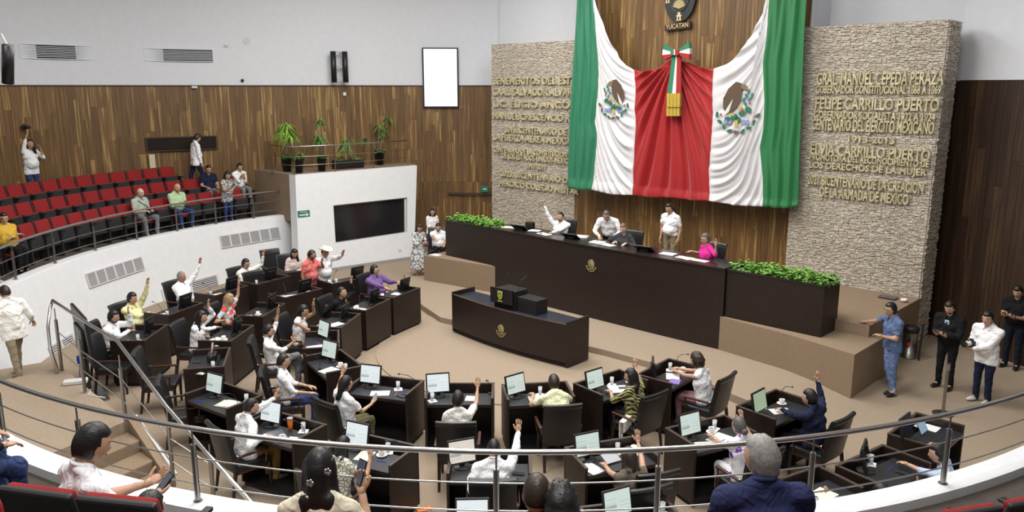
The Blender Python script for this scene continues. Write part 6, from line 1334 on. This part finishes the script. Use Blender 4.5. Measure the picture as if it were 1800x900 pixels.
# vents, sign, socket in the white curved front below the gallery
def cyl(u, v, r_):
    d = ray(u, v); c = Vector((-C0.x, -C0.y)); a_ = d.x ** 2 + d.y ** 2; b_ = d.x * c.x + d.y * c.y; q = c.dot(c) - r_ * r_
    k = (-b_ + math.sqrt(b_ * b_ - a_ * q)) / a_; p = EYE + d * k; return math.degrees(math.atan2(p.y - C0.y, p.x - C0.x)) % 360, p.z
def rface(z): return 9.98 + (RI - 9.98) * z / 1.63
def cvent(lab, a0, a1, z0, z1, cells, nsl, fr):
    am = (a0 + a1) / 2; zm = (z0 + z1) / 2; r_ = rface(zm) - .012; c = pol(am, r_, zm); tilt = math.atan2(RI - 9.98, 1.63)
    e = D.objects.new('wall_grille', None); col.objects.link(e); e.location = c; tag(e, lab, 'vent')
    e.rotation_euler = (Matrix.Rotation(R(am + 90), 3, 'Z') @ Matrix.Rotation(tilt, 3, 'X')).to_euler()   # local x tangent, local y away from... see below
    W_ = r_ * R(abs(a1 - a0)); H_ = z1 - z0; sg = lambda x: r_ - math.sqrt(max(0, r_ * r_ - x * x))
    n = cells; cw = W_ / n
    for i in range(n):
        x = -W_ / 2 + cw * (i + .5); y = sg(x); yaw = math.asin(x / r_)
        MB().box((x, y + .004, 0), (cw * .90, .008, H_ * .92), az=yaw).obj('dark_backing', DARK, e)
        for k in range(nsl):
            MB().box((x, y + .014, -H_ * .46 + H_ * .92 * (k + .5) / nsl), (cw * .9, .012, H_ * .92 / nsl * .48), az=yaw).obj('slat', fr, e)
        for s in (-1, 1):
            xx = x + s * cw * .47; MB().box((xx, sg(xx) + .014, 0), (cw * .06, .03, H_), az=yaw).obj('frame', fr, e)
    for sz in (-1, 1):
        m = MB()
        for i in range(n): x = -W_ / 2 + cw * (i + .5); m.box((x, sg(x) + .014, sz * H_ * .48), (cw, .03, H_ * .05), az=math.asin(x / r_))
        m.obj('frame_rail', fr, e)
    return e
GV = mat('grille_paint', (.66, .66, .68), .5)
def cv(lab, px4, cells, nsl):
    q = [cyl(u, v, 10.2) for u, v in px4]; cvent(lab, (q[0][0] + q[3][0]) / 2, (q[1][0] + q[2][0]) / 2, (q[3][1] + q[2][1]) / 2, (q[0][1] + q[1][1]) / 2, cells, nsl, GV)
cv('three-bay louvred grille high on the white curved wall at the left', [(153, 482), (252, 451), (251, 475), (156, 508)], 6, 11)
cv('three-bay louvred grille high on the white wall near the booth', [(388, 415), (491, 400), (493, 420), (389, 437)], 6, 11)
cv('slotted low grille behind the grey-haired man in the guayabera', [(274, 510), (375, 480), (376, 503), (276, 533)], 2, 7)
cv('slotted low grille beside the man walking down the steps', [(67, 613), (112, 583), (112, 612), (71, 640)], 2, 7)
# exit sign on the booth
c = onplane(533, 376.5, A0, pn) - pn * -0.0; x_ = (B0 - A0).normalized()
q0, q1 = onplane(523, 376, A0, pn), onplane(544, 376, A0, pn); hh = onplane(533, 371, A0, pn).z - onplane(533, 383, A0, pn).z
cc = (q0 + q1) / 2; e = empty('exit_sign', tuple(cc + pn * .02), math.atan2(x_.y, x_.x), 'green exit sign reading SALIDA with a white arrow on the booth', 'sign')
wd = (q1 - q0).length; MB().box((0, 0, 0), (wd, .015, hh)).obj('plate', GSG, e); 
m = MB(); m.add([(-wd * .38, -.012, -.01), (wd * .2, -.012, -.01), (wd * .2, -.012, .035), (wd * .42, -.012, -.03), (wd * .2, -.012, -.095), (wd * .2, -.012, -.05), (-wd * .38, -.012, -.05)], [(6, 5, 4, 3, 2, 1, 0)]); m.obj('arrow', WHITE, e)
o = text_mesh('sign_lettering', 'SALIDA', .065, .001, WHITE, align='CENTER'); o.parent = e; o.location = (0, -.014, .035); o.rotation_euler = (math.pi / 2, 0, 0)
for (u, v), lab in (((703, 441), 'small white wall socket low on the booth'),):
    c = onplane(u, v, A0, pn); o = MB().box((0, 0, 0), (.10, .015, .08)).obj('wall_socket', mat('off_white_plastic', (.6, .6, .58), .5)); o.location = c + pn * .008; o.rotation_euler = (0, 0, math.atan2(x_.y, x_.x)); tag(o, lab, 'socket')
# ------------------------------------------------------------------ terrace plants
def strap(e, n, h, L, seed, stems=((0, 0),), mt=LEAFD, z0=.3, droop=1.0, wd=.022):
    rnd = random.Random(seed); st = MB(); m = MB()
    for sx, sy, hh in stems:
        st.tube([(0, 0, z0), (sx * .5, sy * .5, z0 + (hh - z0) * .6), (sx, sy, hh)], .014, 6)
        for i in range(n):
            a = rnd.uniform(0, 6.283); el = rnd.uniform(.1, 1.3); l = L * rnd.uniform(.6, 1.15); c = Vector((sx, sy, hh - rnd.random() * .14)); d = Vector((math.cos(a), math.sin(a), 0)); s = Vector((-d.y, d.x, 0)) * wd; pts = []
            for k in range(4): q = k / 3; pts.append(c + d * l * q * math.cos(el * .6) + Vector((0, 0, l * (q * math.sin(el) - droop * q * q * 1.05))))
            m.add([pts[0] - s * .5, pts[0] + s * .5, pts[1] + s, pts[1] - s, pts[2] + s * .8, pts[2] - s * .8, pts[3]], [(0, 1, 2, 3), (3, 2, 4, 5), (5, 4, 6)])
    st.obj('stem', mat('pale_bark', (.28, .22, .13), .8), e, True); o = m.obj('foliage', mt, e); o['kind'] = 'stuff'
LG = mat('lime_green_leaf', (.13, .32, .04), .5, c2=(.32, .50, .07), vscale=4)
for i, (u, v, lab, w_, h_, stems, n, L) in enumerate(((505, 304.5, 'bushy lime-topped dracaena in a tall black pot at the terrace corner', .17, .42, ((.04, .0, 1.45), (-.10, .05, 1.25), (.16, -.05, 1.15), (.02, .1, 1.35)), 60, .42),
        (526, 307, 'second tall black pot at the corner with a short tuft', .15, .40, ((.05, 0, .62),), 26, .2), (566, 304, 'slender branching dracaena in a black pot on the terrace', .15, .40, ((.03, 0, 1.6), (-.22, 0, 1.05), (.14, .05, 1.0), (-.02, .05, 1.1)), 26, .30),
        (612, 299, 'low wide black trough with an agave-like plant', .34, .28, ((.0, 0, .95), (-.05, 0, .75)), 24, .42), (668, 293.5, 'three-headed dracaena in a black pot near the end of the terrace', .15, .42, ((.0, 0, 1.35), (-.45, .0, 1.55), (-.20, 0, 1.15), (.62, .0, .95)), 24, .30))):
    p = at(u, v - 3, ZB); e = empty('potted_dracaena', (p.x, p.y, ZB), .62 if i == 3 else i, lab, 'plant', 'potted plants on the terrace')
    if i == 3: MB().box((0, 0, h_ / 2), (1.0, .34, h_)).obj('pot', POTB, e, bevel=.03)
    else: MB().lathe([(w_ * .72, 0), (w_, h_), (w_ + .012, h_), (w_ + .012, h_ + .03), (w_ - .02, h_ + .03), (w_ - .03, h_ - .05), (0, h_ - .05)], (0, 0, 0), 18).obj('pot', POTB, e, True)
    leafy(e, 70, w_ * (1.0 if i != 3 else 1.3), .12, 90 + i, .09, LEAFD, h_); strap(e, n, h_, L, i, stems, LG if i == 0 else LEAFD, h_ - .05)
# ------------------------------------------------------------------ television seen from behind at the left, with its cables
p = at(140, 655, .0); e = empty('television', (-7.72, 13.72, 0), R(128), 'large black television on a low stand seen from behind at the landing', 'television')
tv = Matrix.Rotation(R(-4), 3, 'X'); MB().box(Vector((0, 0, 1.18)), (1.25, .06, .75 * 1.25), M=tv).obj('panel', BPLAST, e, bevel=.02); MB().box((0, .055, 1.1), (.7, .06, .5)).obj('back_housing', BPLAST, e, bevel=.02); MB().box((0, .0, .38), (.09, .07, .7)).obj('stand_column', BPLAST, e)
MB().box((0, .0, .02), (.8, .5, .04)).obj('base', STEELD, e)
m = MB(); [m.tube([(-.15 + .07 * math.cos(t), .13 + .01 * k, .78 + .07 * math.sin(t)) for t in [i * math.pi / 6 for i in range(13)]], .008, 5) for k in range(3)]; m.tube([(-.15, .12, .72), (-.1, .14, .5), (-.25, .15, .3), (-.1, .1, .08)], .008, 5); o = m.obj('blue_cable_coil', mat('blue_cable', (.02, .04, .45), .5)); 
o.location = e.location; o.rotation_euler = e.rotation_euler; tag(o, 'blue network cable coiled behind the black television', 'cable')
q = at(133, 672, .72); o = MB().box((0, 0, .035), (.36, .16, .06)).obj('power_strip', mat('off_white_plastic', (.6, .6, .58), .5), bevel=.01); o.location = (q.x, q.y, .70); o.rotation_euler = (0, 0, R(20)); tag(o, 'white power strip on the edge of the carpeted landing', 'power strip')
c_ = [at(148, 680, .71), at(152, 690, .71), at(160, 684, .71), at(156, 694, .71), at(170, 697, .71), at(185, 699, .71)]; o = MB().tube([p_ - c_[0] for p_ in c_], .007, 5).obj('white_cable', PAPER, smooth=True); o.location = c_[0]; tag(o, 'thin white cable curling over the carpeted landing', 'cable')
# cameras, bags and other carried things
def camera_thing(pid, s, lab, lensm, off=(0, 0, 0)):
    P = PEOPLE[pid]; W, hd, n = P['hands'][s]; p = P['loc'] + P['rz'] @ (W + hd.normalized() * .10 + Vector(off)); e = empty('photo_camera', tuple(p), R(P['az'] - 90), lab, 'camera')
    MB().box((0, 0, 0), (.14, .07, .10)).obj('camera_body', BPLAST, e, bevel=.012); MB().tube([(0, .03, 0), (0, .15, 0)], [.042, .045], 14).obj('lens', lensm, e); MB().tube([(0, .15, 0), (0, .20, 0)], [.047, .052], 14).obj('lens_hood', BPLAST, e); MB().box((0, 0, .065), (.06, .05, .035)).obj('viewfinder', BPLAST, e)
camera_thing('press2', 1, 'black camera with a white lens held by the photographer in white', PAPER); camera_thing('g1', 1, 'black camera held overhead by the woman at the left wall', BPLAST, (.06, .0, .05))
def strap_(pid, pts, lab, r=.010):
    P = PEOPLE[pid]; a = [P['loc'] + P['rz'] @ Vector(p) for p in pts]; o = MB().tube([q - a[0] for q in a], r, 5).obj('strap', BPLAST); o.location = a[0]; tag(o, lab, 'strap')
strap_('g3', [(.13, .13, 1.00), (.04, .19, .92), (-.06, .21, .84), (-.12, .24, .76)], 'black shoulder strap across the sage shirt')
strap_('g1', [(.10, .30, 1.92), (.05, .24, 1.75), (.0, .26, 1.62), (-.08, .30, 1.52)], 'black camera strap hanging beside the raised arm')
P = PEOPLE['g3']; p = P['loc'] + P['rz'] @ Vector((-.12, .28, .70)); o = MB().box((0, 0, 0), (.26, .12, .20)).obj('shoulder_bag', LEATHER, bevel=.03); o.location = p; o.rotation_euler = (0, 0, R(P['az'] - 90)); tag(o, 'black shoulder bag on the lap of the bald man with white beard', 'bag')
P = PEOPLE['press1']; p = P['loc'] + P['rz'] @ Vector((.0, .155, 1.30)); e = empty('badge', tuple(p), R(P['az'] - 90), 'white badge with a blue emblem on the black shirt', 'badge'); MB().box((0, 0, 0), (.075, .006, .10)).obj('card', PAPER, e); MB().box((0, .004, .01), (.05, .003, .04)).obj('emblem', mat('badge_blue', (.08, .12, .35), .5), e)
a = at(1614, 634, 0); o = MB().tube([(0, 0, 0), (.10, .14, .75)], .02, 8).obj('tripod', BPLAST); o.location = a; o.rotation_euler = (0, 0, 0); tag(o, 'folded black tripod leaning by the stone wall behind the man in black', 'tripod')
P = PEOPLE['d2']; p = P['loc'] + P['rz'] @ Vector((-.07, .14, 1.0)); o = MB().box((0, 0, 0), (.03, .008, .05)).obj('lapel_pin', mat('yellow_pin', (.7, .55, .03), .5)); o.location = p; o.rotation_euler = (0, 0, R(P['az'] - 90)); tag(o, 'yellow pin on the lapel of the man in the black suit', 'pin')
P = PEOPLE['n4']; 
for i, q in enumerate(((0, -.115, .70), (.13, -.02, .72))):
    p = P['loc'] + P['rz'] @ (P['pel'] + Vector((q[0] * .6, q[1] - .01, q[2]))); m = MB()
    for k in range(5): m.ell((.014 * math.cos(k * 1.257), 0, .014 * math.sin(k * 1.257)), (.010, .006, .010), 8, 5)
    o = m.obj('hair_clip', CHROME, smooth=True); o.location = p; tag(o, 'silver flower hair clip %s in long black hair' % ('at the back' if i == 0 else 'at the side'), 'hair clip')
# cloth tote hanging on an armchair arm, checked strap bag on the empty desk, orange case at the bottom
p = S[9].p(.0, -.0, .62); q = at(1101, 738, .62); e = empty('tote_bag', tuple(q), R(60), 'white cloth tote bag hanging over an armrest behind the patterned dress', 'bag')
m = MB(); m.box((0, -.03, -.06), (.34, .012, .16)); m.box((0, .04, -.09), (.34, .012, .24)); m.box((0, .005, .02), (.34, .08, .012)); m.obj('cloth', WSH2, e); 
m = MB(); [m.tube([(x, .05, -.15), (x - .01, .05, -.32), (x + .05, .05, -.42), (x + .08, .05, -.3), (x + .07, .05, -.15)], .012, 6) for x in (-.1,)]; m.obj('handle', WSH2, e, True)
q = S[15].p(-.16, .05, ZT); e = empty('handbag', q, S[15].az, 'black bag with a checked shoulder strap on the leftmost empty desk', 'bag'); MB().box((0, 0, .07), (.26, .16, .14)).obj('body', LEATHER, e, bevel=.03)
MB().tube([(-.10, .0, .12), (-.04, .02, .26), (.03, .03, .33), (.09, .02, .25), (.13, .0, .10)], .018, 6).obj('strap', pattern('checked_strap', 'check', (.6, .55, .55), (.2, .05, .06), 40), e, True)
q = at(745, 900, 0.02); e = empty('orange_case', tuple(q), .3, 'small orange case on the floor at the bottom edge', 'case'); MB().box((0, 0, .03), (.20, .12, .05)).obj('body', ORANGE, e, bevel=.012); MB().tube([(-.05, 0, .055), (-.05, 0, .075), (.05, 0, .075), (.05, 0, .055)], .006, 6).obj('handle', ORANGE, e)
q = at(457, 318, 2.2); 
o = MB().box((0, 0, 0), (.07, .02, .16)).obj('red_tag', mat('orange_red_tag', (.75, .12, .03), .5)); c = onplane(465, 323, Vector(A1 + lr), Vector((-.7, -.66, 0)).normalized()); o.location = c + Vector((-.03, -.03, 0)); o.rotation_euler = (0, 0, R(135)); tag(o, 'orange socket tag on the carpeted side of the terrace', 'socket')
